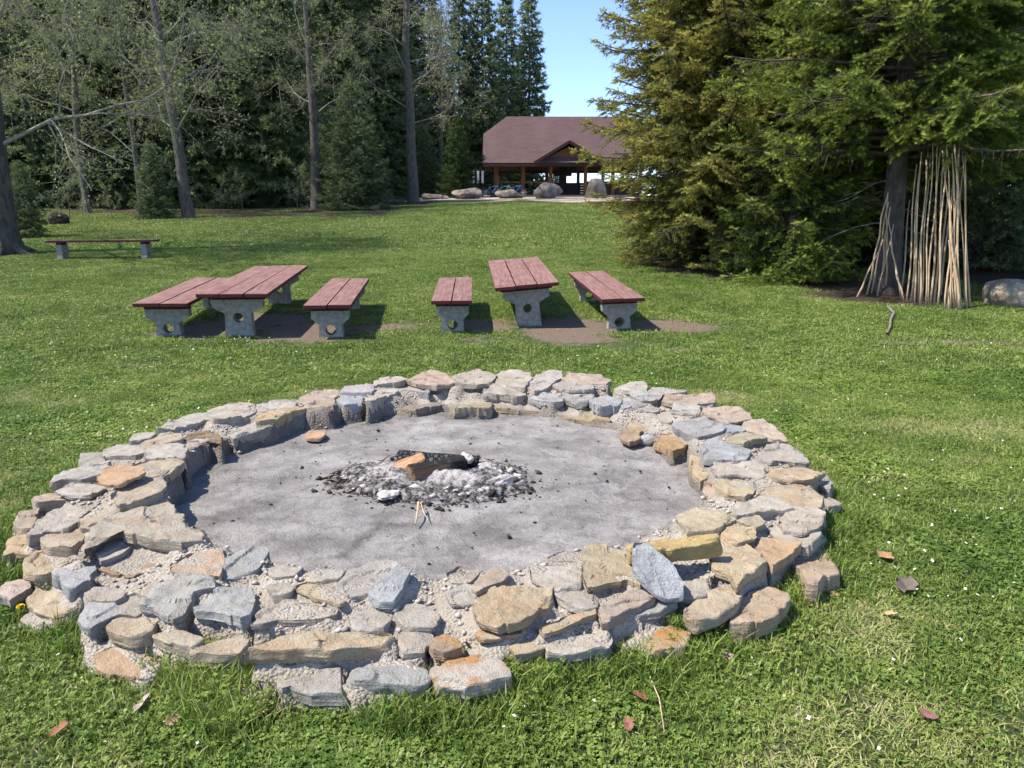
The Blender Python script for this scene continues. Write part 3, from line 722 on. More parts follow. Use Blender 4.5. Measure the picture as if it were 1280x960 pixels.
# the burnt heap in the middle
n1, n2 = 150, 110
gx2 = np.linspace(-.78, .78, n1); gy2 = np.linspace(-.5, .5, n2); X, Y = np.meshgrid(gx2, gy2)
P3 = np.stack([X, Y, X*0], -1)
edge = np.hypot(X/.66, Y/.42)+.10*fbm(P3, 9, 4, .55)
m = np.clip((1.02-edge)/.22, 0, 1); m = m*m*(3-2*m)
Z = m*(.02+.035*np.clip(1-edge, 0, 1)+.03*fbm(P3, 17, 5, .7)+.014*np.abs(fbm(P3, 60, 3, .15)))-.012*(1-m)
white = .36+.0*X
for (cx, cy, sx, sy, w) in [(-.30, .02, .17, .13, .75), (-.22, -.18, .16, .09, .65), (.14, -.13, .26, .11, .85), (.32, .10, .11, .15, .85), (.42, -.02, .12, .09, .6), (.15, .28, .2, .06, .5)]:
    white = np.maximum(white, w*np.exp(-((X-cx)/sx)**2-((Y-cy)/sy)**2)); Z += m*.032*w*np.exp(-((X-cx)/sx)**2-((Y-cy)/sy)**2)
q = np.arange(n1*n2).reshape(n2, n1); F = np.stack([q[:-1, :-1], q[:-1, 1:], q[1:, 1:], q[1:, :-1]], -1).reshape(-1, 4)
kp = Z.ravel()[F].max(1) > -.008; used = np.unique(F[kp]); mp = -np.ones(n1*n2, int); mp[used] = np.arange(len(used))
V = np.stack([X, Y, Z], -1).reshape(-1, 3)+[HC[0], HC[1], .048]
o = link('ash_heap', mesh_np('ash_heap', V[used], [mp[F[kp]]], [M['heap']], True, {'white': white.ravel()[used]}))
tag(o, 'low heap of white ash and black cinders in the middle of the fire pit', 'ash heap', kind='stuff')
n = 1500
a = rng.uniform(0, 6.28, n); q = rng.beta(2.2, 2.0, n)*1.25; x = HC[0]+.66*q*np.cos(a); y = HC[1]+.43*q*np.sin(a)
sz = rng.lognormal(math.log(.008), .6, n).clip(.003, .034)
z = .05+.03*np.clip(1-q, 0, 1)+sz*.3; z = np.where(q > .95, ash_h(x, y)+sz*.3, z)
n3 = 200; x3 = rng.uniform(-1.9, 1.1, n3); y3 = rng.uniform(3.4, 6.3, n3); kk = (np.hypot(x3+.45, y3-4.85) < 1.6); x3, y3 = x3[kk], y3[kk]; s3 = rng.lognormal(math.log(.007), .5, len(x3)).clip(.003, .02)
pos = np.concatenate([np.stack([x, y, z], 1), np.stack([x3, y3, ash_h(x3, y3)+s3*.3], 1)])
o = link('charcoal', chips(pos, np.concatenate([sz, s3]), 8, 'charcoal', [M['char']], .8)); tag(o, 'scattered black charcoal bits in and around the ash heap', 'charcoal', kind='stuff')
n = 420; a = rng.uniform(0, 6.28, n); q = np.sqrt(rng.uniform(0, 1, n)); x = HC[0]+.6*q*np.cos(a); y = HC[1]+.38*q*np.sin(a); sz = rng.lognormal(math.log(.015), .6, n).clip(.004, .05)
o = link('ash_flakes', chips(np.stack([x, y, .062+.02*(1-q)+sz*.25], 1), sz, 9, 'ash_flakes', [M['ash_white']], .5)); tag(o, 'loose flakes of pale ash on the burnt heap', 'ash', kind='stuff')

tw = []
rq = np.random.default_rng(77)
for i in range(190):
    a_ = rq.uniform(2.0, 5.2) if i < 120 else rq.uniform(0, 6.28); q_ = rq.uniform(.45, 1.1); p_ = np.array([HC[0]+.64*q_*math.cos(a_), HC[1]+.42*q_*math.sin(a_), .062+.02*max(0, 1-q_)]); b_ = rq.uniform(0, 3.14); l_ = rq.uniform(.03, .13); d_ = np.array([math.cos(b_), math.sin(b_), rq.normal(.08, .2)])*l_
    tw.append((np.stack([p_-d_*.5, p_+rq.normal(0, .006, 3), p_+d_*.5]), np.array([1, .9, .5])*rq.uniform(.002, .006), 5))
Vq, Fq = tubes_mesh(tw); o = link('burnt_twigs', mesh_np('burnt_twigs', Vq, [Fq], [M['rubble_brown']], True, {'tint': np.repeat(rq.uniform(0, 1, 190), 15)})); tag(o, 'tangle of half burnt twigs round the edge of the ash heap', 'twigs', kind='stuff')
def log_mesh(name, mat, L, r, seed, half=False, seg=22, n=26, taper=0.):
    rg = np.random.default_rng(seed); xs = np.linspace(-L/2, L/2, n); a = np.linspace(0, 2*math.pi, seg, endpoint=False)
    X = np.repeat(xs[:, None], seg, 1); rad = r*(1+taper*(xs/L))[:, None]*np.ones((1, seg))
    Yc = rad*np.cos(a)[None]; Zc = rad*np.sin(a)[None]
    if half: Yc = np.clip(Yc, -r*.55, r)
    P = np.stack([X, Yc, Zc], -1); P[..., 1:] *= (1+.10*fbm(P*[.6, 1, 1], 18, 4, seed*.1)+.05*fbm(P*[.4, 1, 1], 60, 3, seed*.2))[..., None]
    P[0, :, 0] += .02*fbm(P[0], 40, 2, .2); P[-1, :, 0] += .02*fbm(P[-1], 40, 2, .3)
    V = P.reshape(-1, 3); i = np.arange(n*seg).reshape(n, seg)
    F = np.stack([i[:-1], np.roll(i, -1, 1)[:-1], np.roll(i, -1, 1)[1:], i[1:]], -1).reshape(-1, 4)
    caps = []
    for row, c in ((i[0], len(V)), (i[-1], len(V)+1)):
        caps.append(np.stack([row, np.roll(row, -1), np.full(seg, c)], 1) if row[0] != 0 else np.stack([np.roll(row, -1), row, np.full(seg, c)], 1))
    V = np.concatenate([V, [P[0].mean(0), P[-1].mean(0)]])
    return mesh_np(name, V, [F]+caps, [mat], True)
p0 = on_z(500, 574, .11); p1 = on_z(599, 580, .11); d = p1-p0
o = link('charred_log', log_mesh('charred_log', M['logchar'], np.linalg.norm(d),   .07, 4), None, Vector((p0+p1)/2)); o.rotation_euler = (0, 0, math.atan2(d[1], d[0])); o.scale = (1, 1, .8)
tag(o, 'fully charred black log lying at the back of the ash heap', 'log')
p0 = on_z(514, 592, .12); p1 = on_z(580, 583, .12); d = p1-p0
o = link('burnt_log', log_mesh('burnt_log', M['burnt'], np.linalg.norm(d)+.02, .078, 5, True), None, Vector((p0+p1)/2+np.array([0, -.03, .0]))); o.rotation_euler = (0, 0, math.atan2(d[1], d[0])+.12)
tag(o, 'half burnt brown log with a black end in front of the charred log', 'log')
p0 = on_z(486, 588, .10); p1 = on_z(530, 570, .17); d = Vector(p1-p0)
mb = MB(); mb.slab([(-.5*d.length, -.035, 0), (-.1*d.length, -.055, .012), (.5*d.length, -.03, .006), (.5*d.length, .03, .012), (-.2*d.length, .04, .012), (-.48*d.length, .015, 0)], .022)
bmesh.ops.bevel(mb.bm, geom=list(mb.bm.edges), offset=.005, segments=2, affect='EDGES')
o = mb.build('split_firewood', M['fresh_wood']); o.location = Vector((p0+p1)/2)+Vector((0, -.03, .01)); o.rotation_euler = (R(35), -math.asin(d.z/d.length), math.atan2(d.y, d.x))
tag(o, 'orange split piece of firewood propped against the charred logs', 'firewood')
for i, (u, v, s, lab) in enumerate([(606, 592, (.085, .07, .06), 'tall lump of pinkish white ash right of the half burnt log'), (627, 606, (.10, .05, .04), 'flat curled lump of grey ash at the right end of the heap'), (487, 620, (.10, .055, .02), 'flat whitish lump of ash at the front left of the heap'), (583, 571, (.06, .03, .035), 'small white ash crust lying on the charred log')]):
    p = on_z(u, v, .06 if i < 3 else .18); o = blob('ash_lump', M['ash_white'], s, 30+i, .34, 4.2, 4); o.location = (p[0], p[1], .075 if i < 3 else .17); o.rotation_euler = (0, 0, i*.7); tag(o, lab, 'ash lump', 'ash lumps in the fire pit')
def twig_obj(name, pts, r, mat, lab, cat, group=None):
    V, F = tubes_mesh([(np.array(pts), np.linspace(r, r*.5, len(pts)), 6)]); c = V.mean(0)
    return tag(link(name, mesh_np(name, V-c, [F], [mat], True), None, Vector(c)), lab, cat, group)
a0 = on_z(523, 628, .10); a1 = on_z(519, 655, .05); a2 = on_z(535, 650, .05)
twig_obj('twig', [a0, (a0+a1)/2+[0.004, 0, .006], a1], .008, M['pole'], 'short pale twig lying at the front edge of the ash heap', 'twig')
twig_obj('twig', [a0+[.012, .02, -.01], (a0+a2)/2, a2], .005, M['pole'], 'thin forked twig beside the short pale twig on the ash heap', 'twig')

# ------------------------------------------------------------------ ground
SOIL = [(270, 412, .55, .5, .95), (380, 416, .5, .65, 1.), (492, 410, .45, .3, .75), (606, 406, .35, .45, .9), (712, 412, .5, .8, 1.05), (838, 408, .55, .45, .85), (872, 438, .4, .12, .6), (330, 400, .6, .5, .8), (1205, 429, .9, .1, .85), (600, 424, .3, .2, .5),
        (555, 448, .3, .15, .55), (160, 456, .25, .1, .6), (20, 415, .5, .12, .6)]
SOILP = [(*on_ground(u, v)[:2], a*1.55, b*1.5, w*1.3) for u, v, a, b, w in SOIL]
def soil_mask(x, y):
    m = np.zeros(np.shape(x))
    for cx, cy, a, b, w in SOILP: m = np.maximum(m, w*np.exp(-(((x-cx)/a)**2+((y-cy)/b)**2)))
    return m
def bumps(x, y): return np.clip((30-y)/20, 0, 1)*(y > 0)*.012*fbm(np.stack([x, y, x*0], -1), 3.1, 3, .4)-.002
def edge_y(x): return np.where(x < -6, 33.5+1.2*np.sin(x*.5)+.9*np.sin(x*1.3+2)+np.clip((-x-14)*.3, -2, 3), 200.)+np.where((x > -6.5) & (x < -4), 0, 0)
SPR = [(5.9, 19.2, 3.9), (7.45, 15.2, 2.6), (11.5, 19, 4.5), (11, 25, 5), (15, 21, 5)]
def litter_mask(x, y):
    m = np.clip((y-edge_y(x))/5., 0, 1)*.8
    m = np.maximum(m, np.where((x < -4.5) & (x > -7.5), np.clip((y-45)/2, 0, 1)*.9, 0))
    for cx, cy, r in SPR: m = np.maximum(m, np.clip((r*.82-np.hypot(x-cx, y-cy))/.8, 0, .9))
    return np.maximum(m, .8*np.clip(1-np.hypot(x+14.3, y-21.9)/1.6, 0, 1))
xs = np.unique(np.concatenate([np.linspace(-420, -40, 24), np.linspace(-40, -14, 66), np.arange(-14, 12, .11), np.linspace(12, 40, 66), np.linspace(40, 420, 24)]))
ys = np.unique(np.concatenate([np.linspace(-60, 0, 14), np.arange(0, 17, .11), np.arange(17, 75, .5), np.linspace(75, 500, 40)]))
GXg, GYg = np.meshgrid(xs, ys); Zg = tz(GXg, GYg)
Zg = Zg+bumps(GXg, GYg)
pit = np.clip((2.1-np.hypot(GXg+.45, GYg-4.85))/.3, 0, 1); Zg -= .03*pit
i = np.arange(GXg.size).reshape(GXg.shape)
F = np.stack([i[:-1, :-1], i[:-1, 1:], i[1:, 1:], i[1:, :-1]], -1).reshape(-1, 4)
o = link('ground', mesh_np('ground', np.stack([GXg, GYg, Zg], -1), [F], [M['ground']], True, {'soil': soil_mask(GXg, GYg).ravel(), 'litter': litter_mask(GXg, GYg).ravel()})); o['kind'] = 'structure'
# gravel yard in front of the pavilion
def yard_edge(x): return 50.4+.5*np.sin(x*.9)+.3*np.sin(x*2.3+1)
n1, n2 = 80, 40; X = np.linspace(-7, 20, n1)[None]*np.ones((n2, 1)); t = np.linspace(0, 1, n2)[:, None]
Y = yard_edge(X)*(1-t)+64*t - 2.4*np.exp(-((X-3.2)/1.5)**2)*(1-t)
Z = tz(X, Y)+.03*np.minimum(1, t*20)+.004
i = np.arange(n1*n2).reshape(n2, n1); F = np.stack([i[:-1, :-1], i[:-1, 1:], i[1:, 1:], i[1:, :-1]], -1).reshape(-1, 4)
o = link('path', mesh_np('path', np.stack([X, Y, Z], -1), [F], [M['gravel']], True)); o['kind'] = 'structure'

# ------------------------------------------------------------------ grass (stuff): patches of blades placed by one geometry-nodes modifier
def blade_patch(name, size, nb, hmin, hmax, w, ncl, seed, lean=.55, tilt=(0., 1.), clr=.008):
    r = np.random.default_rng(seed)
    x = r.normal(0, size*.33, nb); y = r.normal(0, size*.33, nb); a = r.uniform(0, 6.28, nb); h = r.uniform(hmin, hmax, nb)*r.uniform(.6, 1, nb); ww = w*r.uniform(.6, 1.3, nb)
    le = h*r.uniform(.15, 1.0, nb)*lean*2; ca, sa = np.cos(a), np.sin(a); b = r.uniform(0, 6.28, nb); cb, sb = np.cos(b), np.sin(b)
    z0 = np.full(nb, -.006)
    A = np.stack([x-ca*ww/2, y-sa*ww/2, z0], 1); B = np.stack([x+ca*ww/2, y+sa*ww/2, z0], 1)
    mx, my = x+cb*le*.4, y+sb*le*.4; Cc = np.stack([mx+ca*ww*.42, my+sa*ww*.42, h*.62], 1); D = np.stack([mx-ca*ww*.42, my-sa*ww*.42, h*.62], 1)
    T = np.stack([x+cb*le, y+sb*le, h], 1)
    V = np.stack([A, B, Cc, D, T], 1).reshape(-1, 3); i = np.arange(nb)*5
    quad = np.stack([i, i+1, i+2, i+3], 1); tri = np.stack([i+3, i+2, i+4], 1)
    tint = r.beta(2, 2.6, nb)*(tilt[1]-tilt[0])+tilt[0]; dry = r.uniform(0, 1, nb) < .07; tint[dry] = r.uniform(.95, 1.35, dry.sum())
    tint = np.repeat(tint, 5); faces = [quad, tri]
    if ncl:                                          # clover: three leaflets on a short stalk
        cx = r.normal(0, size*.33, ncl); cy = r.normal(0, size*.33, ncl); cz = r.uniform(hmin*.6, hmax*.65, ncl); tc = r.uniform(0, .5, ncl); s = clr*r.uniform(.7, 1.4, ncl); a0 = r.uniform(0, 6.28, ncl)
        Vc = []; 
        for k in range(3):
            a = a0+k*2.094; d = np.stack([np.cos(a), np.sin(a), r.normal(.1, .25, ncl)], 1); p = np.stack([-np.sin(a), np.cos(a), r.normal(0, .25, ncl)], 1); c = np.stack([cx, cy, cz], 1)
            Vc.append(np.stack([c, c+(d*.75-p*.6)*s[:, None], c+d*1.25*s[:, None], c+(d*.75+p*.6)*s[:, None]], 1))
        Vc = np.concatenate(Vc).reshape(-1, 3); j = len(V)+np.arange(ncl*3)*4; faces.append(np.stack([j, j+1, j+2, j+3], 1))
        V = np.concatenate([V, Vc]); tint = np.concatenate([tint, np.repeat(np.tile(tc, 3), 4)])
    return bpy.data.objects.new(name, mesh_np(name, V, faces, [M['grass']], False, {'tint': tint}))
def scatter(name, variants, pos, spin, scl, idx, label):
    n = len(pos); me = bpy.data.meshes.new(name); me.vertices.add(n); me.vertices.foreach_set('co', np.asarray(pos, np.float32).ravel())
    y = pos[:, 1]; e = .3; sy = (tz(pos[:, 0], y+e)-tz(pos[:, 0], y-e))/(2*e)
    eul = np.array([(Matrix.Rotation(math.atan(float(a)), 3, 'X') @ Matrix.Rotation(float(b), 3, 'Z')).to_euler('XYZ') for a, b in zip(sy, spin)])
    at_ = me.attributes.new('rot', 'FLOAT_VECTOR', 'POINT'); at_.data.foreach_set('vector', eul.astype(np.float32).ravel())
    at_ = me.attributes.new('scl', 'FLOAT', 'POINT'); at_.data.foreach_set('value', np.asarray(scl, np.float32))
    at_ = me.attributes.new('pick', 'INT', 'POINT'); at_.data.foreach_set('value', np.asarray(idx, np.int32))
    me.materials.append(M['grass']); o = link(name, me); tag(o, label, 'grass', kind='stuff')
    ng = bpy.data.node_groups.new(name+'_scatter', 'GeometryNodeTree')
    ng.interface.new_socket('Geometry', in_out='INPUT', socket_type='NodeSocketGeometry'); ng.interface.new_socket('Geometry', in_out='OUTPUT', socket_type='NodeSocketGeometry')
    N = ng.nodes.new; Lk = ng.links.new
    gi, go = N('NodeGroupInput'), N('NodeGroupOutput'); ip = N('GeometryNodeInstanceOnPoints'); mp_ = N('GeometryNodeMeshToPoints'); gi2 = N('GeometryNodeJoinGeometry')
    for v in reversed(variants):
        oi = N('GeometryNodeObjectInfo'); oi.inputs['Object'].default_value = v; oi.inputs['As Instance'].default_value = True; Lk(oi.outputs['Geometry'], gi2.inputs[0])
    def att(nm, ty):
        a = N('GeometryNodeInputNamedAttribute'); a.data_type = ty; a.inputs['Name'].default_value = nm; return a.outputs[0]
    Lk(gi.outputs[0], mp_.inputs[0]); Lk(mp_.outputs[0], ip.inputs['Points']); Lk(gi2.outputs[0], ip.inputs['Instance']); ip.inputs['Pick Instance'].default_value = True
    Lk(att('pick', 'INT'), ip.inputs['Instance Index']); Lk(att('rot', 'FLOAT_VECTOR'), ip.inputs['Rotation']); Lk(att('scl', 'FLOAT'), ip.inputs['Scale'])
    Lk(ip.outputs[0], go.inputs[0])
    md = o.modifiers.new('scatter', 'NODES'); md.node_group = ng
    return o
def sample(y0, y1, dens, rad, pad=2.2, keepf=None):
    w = .74*y1+pad; sp_ = dens**-.5; x, y = np.meshgrid(np.arange(-w, w, sp_), np.arange(y0, y1, sp_)); x = x.ravel(); y = y.ravel(); x = x+rng.uniform(-.5, .5, len(x))*sp_; y = y+rng.uniform(-.5, .5, len(y))*sp_
    k = np.abs(x) < .74*y+pad; x, y = x[k], y[k]
    k = pit_dist(x, y) > rad; k &= np.hypot(x+.45, y-4.85) > 1.95
    k &= rng.uniform(0, 1, len(x)) > soil_mask(x, y)*1.7
    k &= rng.uniform(0, 1, len(x)) > litter_mask(x, y)*1.1
    k &= ~((y > yard_edge(x)-2.4*np.exp(-((x-3.2)/1.5)**2)-.85) & (x > -6.8))
    return x[k], y[k]
near_v = [blade_patch('grass_tuft',   .30, 470, .012, .038, .0052, 90, 900+i) for i in range(7)]
thatch_v = [blade_patch('grass_tuft', .28, 620, .006, .026, .005, 10, 915+i, 1.6, (.55, 1.35)) for i in range(3)]
broad_v = [blade_patch('grass_tuft', .26, 150, .012, .035, .014, 120, 920+i, 1.2, (.0, .8), .012) for i in range(4)]
edge_v = [blade_patch('grass_tuft', .12, 110, .015, .055, .005, 14, 930+i) for i in range(4)]
tall_v = [blade_patch('grass_tuft', .13, 90, .05, .13, .0062, 8, 950+i, .5, (.0, .75)) for i in range(4)]
mid_v = [blade_patch('grass_tuft', .55, 560, .02, .05, .010, 80, 970+i, clr=.016) for i in range(6)]
far_v = [blade_patch('grass_tuft', 1.3, 640, .03, .065, .028, 0, 990+i) for i in range(5)]
X1, Y1 = sample(1.5, 8.4, 31, .17); X2, Y2 = sample(1.5, 8.4, 170, .018)
k = pit_dist(X2, Y2) < .3; X2, Y2 = X2[k], Y2[k]
TP = [(690, 832), (720, 828), (745, 826), (770, 828), (800, 822), (760, 834), (830, 818), (865, 800), (880, 795), (905, 800), (940, 792), (985, 768), (1000, 745), (1040, 668), (1045, 640), (1050, 655), (1036, 622), (1030, 690), (1000, 700), (640, 835), (610, 862), (660, 840), (480, 890), (440, 886), (400, 884), (350, 884), (330, 886), (300, 888), (250, 865), (220, 850), (235, 850), (190, 850), (150, 845), (120, 838), (95, 812), (80, 795), (60, 780), (50, 745), (25, 700), (8, 720), (1012, 690), (990, 715), (975, 735), (680, 845), (560, 880), (520, 895), (850, 830), (870, 818), (700, 845), (730, 840), (788, 836)]
tp = np.array([on_ground(u, v)[:2] for u, v in TP]); tp = np.concatenate([tp, tp+rng.normal(0, .035, tp.shape)])
aq = rng.uniform(0, 6.28, 6000); rq2 = rng.uniform(2.0, 2.75, 6000); ax_ = -.45+rq2*np.cos(aq); ay_ = 4.85+rq2*np.sin(aq); pdq = pit_dist(ax_, ay_)
kq = (pdq > .012) & (pdq < .16*rng.uniform(.2, 1, 6000)) & (fbm(np.stack([ax_, ay_, ax_*0], 1), 3.2, 3, .81) > -.05) & (rng.uniform(0, 1, 6000) < np.where(ay_ < 5, .8, .35))
tp = np.concatenate([tp, np.stack([ax_[kq], ay_[kq]], 1)])
tp = tp[pit_dist(tp[:, 0], tp[:, 1]) > .012]
extra = np.array([on_z(u, v, z)[:2] for u, v, z in [(782, 529, .06), (846, 778, .1), (842, 770, .1), (565, 822, .1), (622, 818, .08), (632, 816, .08), (560, 826, .1), (893, 778, .05)]])
ez = np.array([.03, .10, .10, .09, .07, .07, .08, .02])
px = np.concatenate([X1, X2, tp[:, 0], extra[:, 0]]); py = np.concatenate([Y1, Y2, tp[:, 1], extra[:, 1]])
pz = tz(px, py)+bumps(px, py); pz[-len(ez):] = ez
ns = [len(X1), len(X2), len(tp), len(ez)]; n = len(px)
fld = fbm(np.stack([X1, Y1, X1*0], 1), 2.6, 3, .62)+rng.normal(0, .25, ns[0])
pk1 = np.where(fld > .62, 15+rng.integers(0, 3, ns[0]), np.where(fld < -.12, 18+rng.integers(0, 4, ns[0]), rng.integers(0, 7, ns[0])))
pick = np.concatenate([pk1, 7+rng.integers(0, 4, ns[1]), 11+rng.integers(0, 4, ns[2]), 7+rng.integers(0, 4, ns[3])])
scl = np.concatenate([rng.uniform(.8, 1.25, ns[0]), rng.uniform(.8, 1.2, ns[1]), rng.uniform(.6, 1.15, ns[2]), np.full(ns[3], .6)])
scatter('near_grass', near_v+edge_v+tall_v+thatch_v+broad_v, np.stack([px, py, pz], 1), rng.uniform(0, 6.28, n), scl, pick, 'short green lawn grass with clover around the fire pit')
X1, Y1 = sample(8.3, 23, 7.5, .2, 2.5); n = len(X1)
scatter('middle_grass', mid_v, np.stack([X1, Y1, tz(X1, Y1)+bumps(X1, Y1)], 1), rng.uniform(0, 6.28, n), rng.uniform(.75, 1.2, n), rng.integers(0, 6, n), 'mown lawn around the benches and picnic tables')
X1, Y1 = sample(22.5, 60, 1.5, .2, 2.); n = len(X1)
scatter('far_grass', far_v, np.stack([X1, Y1, tz(X1, Y1)], 1), rng.uniform(0, 6.28, n), rng.uniform(.7, 1.15, n), rng.integers(0, 5, n), 'bright lawn rising to the pavilion and the forest edge')
# daisies: little white discs on the lawn
def daisies(n):
    zones = [((640, 1280), (395, 760), .55), ((60, 420), (400, 600), .2), ((760, 860), (280, 330), .12), ((0, 1280), (430, 950), .13)]
    P = []
    for (u0, u1), (v0, v1), w in zones:
        for _ in range(int(n*w)):
            p = on_ground_fast(random.uniform(u0, u1), random.uniform(v0, v1)); P.append(p)
    for _ in range(45): P.append(on_ground_fast(random.gauss(308, 14), random.gauss(430, 3)))
    return np.array(P)
def on_ground_fast(u, v):
    r = ray(u, v); t = 3.
    for _ in range(30): t += (float(tz(r[0]*t, r[1]*t))-CAM_Z-r[2]*t)/(r[2]-.08)*.8
    return [r[0]*t, r[1]*t, CAM_Z+r[2]*t]
P = daisies(560); P = P[(pit_dist(P[:, 0], P[:, 1]) > .05) & (np.hypot(P[:, 0]+.45, P[:, 1]-4.85) > 2.)]
n = len(P); a = np.linspace(0, 2*math.pi, 8, endpoint=False); rad = rng.uniform(.0045, .0085, n)*(1+.03*P[:, 1])
tx, ty = rng.normal(0, .35, n), rng.normal(0, .35, n); hz = rng.uniform(.035, .06, n)
cx = np.cos(a)[None]*rad[:, None]; cy = np.sin(a)[None]*rad[:, None]; alt = np.where(np.arange(8) % 2 == 0, 1., .62)[None]; cx = cx*alt; cy = cy*alt
V = np.stack([P[:, 0:1]+cx, P[:, 1:2]+cy, P[:, 2:3]+hz[:, None]+cx*tx[:, None]+cy*ty[:, None]+.001], -1)
V2 = np.concatenate([V, np.stack([P[:, 0], P[:, 1], P[:, 2]+hz+.002], -1)[:, None]], 1).reshape(-1, 3)
i = np.arange(n)[:, None]*9; k = np.arange(8)[None]; F = np.stack([i+k, i+(k+1) % 8, np.broadcast_to(i+8, (n, 8))], -1).reshape(-1, 3)
yc = np.concatenate([np.stack([P[:, 0:1]+np.cos(a)[None]*rad[:, None]*.28, P[:, 1:2]+np.sin(a)[None]*rad[:, None]*.28, np.broadcast_to(P[:, 2:3]+hz[:, None]+.0035, (n, 8))], -1)]).reshape(-1, 3)
F2 = np.arange(n*8).reshape(n, 8)+len(V2)
o = link('daisies', mesh_np('daisies', np.concatenate([V2, yc]), [F, F2], [M['daisy'], M['yellow']], False, fmat=np.concatenate([np.zeros(len(F)), np.ones(len(F2))])))
tag(o, 'tiny white daisies sprinkled through the lawn', 'daisies', kind='stuff')
# dandelions
def dandelion(u, v, lab, h=.07, r=.016):
    p = on_ground(u, v); t = thing('dandelion', lab, 'dandelion', p, (0, 0, 0), 'yellow dandelions beside the fire pit')
    V, F = tubes_mesh([(np.array([[0, 0, 0], [.004, 0, h*.5], [0, .004, h]]), np.array([.002, .002, .002]), 5)]); link('stem', mesh_np('stem', V, [F], [M['grass']], True, {'tint': np.full(len(V), .4)}), t)
    rr_ = np.random.default_rng(u); m_ = 90; ph = rr_.uniform(0, 6.28, m_); el = rr_.uniform(.05, 1.2, m_)
    d = np.stack([np.cos(ph)*np.cos(el), np.sin(ph)*np.cos(el), np.sin(el)*.6], 1)*r; s = np.stack([-np.sin(ph), np.cos(ph), 0*ph], 1)*r*.16; c = np.array([0, .004, h])
    V = np.stack([c+0*d-s*.4, c+d-s, c+d+s, c+0*d+s*.4], 1).reshape(-1, 3); i_ = np.arange(m_)*4
    link('flower_head', mesh_np('flower_head', V, [np.stack([i_, i_+1, i_+2, i_+3], 1)], [M['yellow']]), t)
dandelion(50, 722, 'yellow dandelion in the grass against the ochre ring stones', .08, .02)
dandelion(27, 772, 'yellow dandelion lower in the grass below the small pink stone', .05, .018)

# dry leaves and bits on the grass near the camera
LEAF = [(503, 912, .06, (.24, .12, .07), 'large curled brown leaf in the grass below the big grey ring stone'), (75, 924, .035, (.26, .12, .06), 'reddish brown leaf at the lower left of the lawn'), (218, 912, .03, (.38, .24, .15), 'pale tan leaf between the reddish leaf and the rim'),
        (326, 904, .03, (.42, .27, .15), 'light orange leaf lying under the flat pink ring stone'), (180, 890, .04, (.36, .30, .27), 'greyish pink leaf in the grass below the tan outlying slab'), (800, 882, .035, (.27, .12, .07), 'red brown leaf below the orange stained ring stone'),
        (786, 918, .03, (.25, .11, .08), 'small dark red leaf in the grass near the bottom edge'), (908, 830, .035, (.44, .32, .28), 'pale pink leaf lying flat in the grass beyond the cracked block'), (1106, 704, .05, (.34, .20, .11), 'brown crumpled leaf in the clover right of the pointed stone'),
        (1113, 777, .03, (.42, .28, .15), 'orange leaf chip below the dark bark flake'), (1160, 906, .035, (.24, .12, .10), 'maroon leaf in the grass at the lower right'), (1132, 742, .075, (.15, .12, .10), 'dark flake of bark in the grass right of the ring'),
        (1040, 752, .03, (.34, .20, .11), 'rust coloured leaf between the pointed stone and the bark flake'), (395, 888, .022, (.36, .09, .05), 'bright red leaf in the grass at the foot of the ring')]
for i, (u, v, s, c, lab) in enumerate(LEAF):
    p = on_ground(u, v); n1, n2 = 11, 7; X = np.linspace(-1, 1, n1)[None]*np.ones((n2, 1)); T = np.linspace(-1, 1, n2)[:, None]*np.ones((1, n1))
    wd = .55*np.sqrt(np.clip(1-X**2, 0, 1))*(1+.25*np.sin(X*7+i))+.02; Y = T*wd; Z = .35*np.abs(T)**1.5*wd+.18*X**2+.10*np.sin(3*X+i)*T+.06*fbm(np.stack([X, Y, X*0], -1), 6, 3, i*.07)
    V = np.stack([X, Y, Z], -1).reshape(-1, 3)*s; V = np.concatenate([V, V-[0, 0, .0012]]); q = np.arange(n1*n2).reshape(n2, n1); F = np.stack([q[:-1, :-1], q[:-1, 1:], q[1:, 1:], q[1:, :-1]], -1).reshape(-1, 4)
    o = link('bark_flake' if 'bark' in lab.split(' in ')[0] else 'fallen_leaf', mesh_np('fallen_leaf', V, [F, F[:, ::-1]+n1*n2], [M['dead_leaf']], True), None, (p[0], p[1], p[2]+.035))
    o.rotation_euler = (rng.normal(0, .2), rng.normal(0, .2), rng.uniform(0, 6.28)); o.color = (*c, 1); tag(o, lab, 'bark' if 'bark' in lab.split(' in ')[0] else 'leaf', 'dry leaves on the grass')
for u0, v0, u1, v1, lab in [(540, 868, 572, 892, 'thin dry stalk in the grass under the rust edged stone'), (1008, 752, 1022, 768, 'thin pale straw right of the cracked block'), (845, 785, 920, 815, 'long dry stalk lying below the pinkish bar of stone'), (812, 860, 830, 925, 'dry bramble stalk on the grass below the orange stained stone')]:
    a = on_ground(u0, v0)+[0, 0, .045]; b = on_ground(u1, v1)+[0, 0, .03]; twig_obj('dry_stalk', [a, (a+b)/2+[.01, .01, .012], b], .0032, M['pole'], lab, 'stalk', 'dry stalks in the grass')

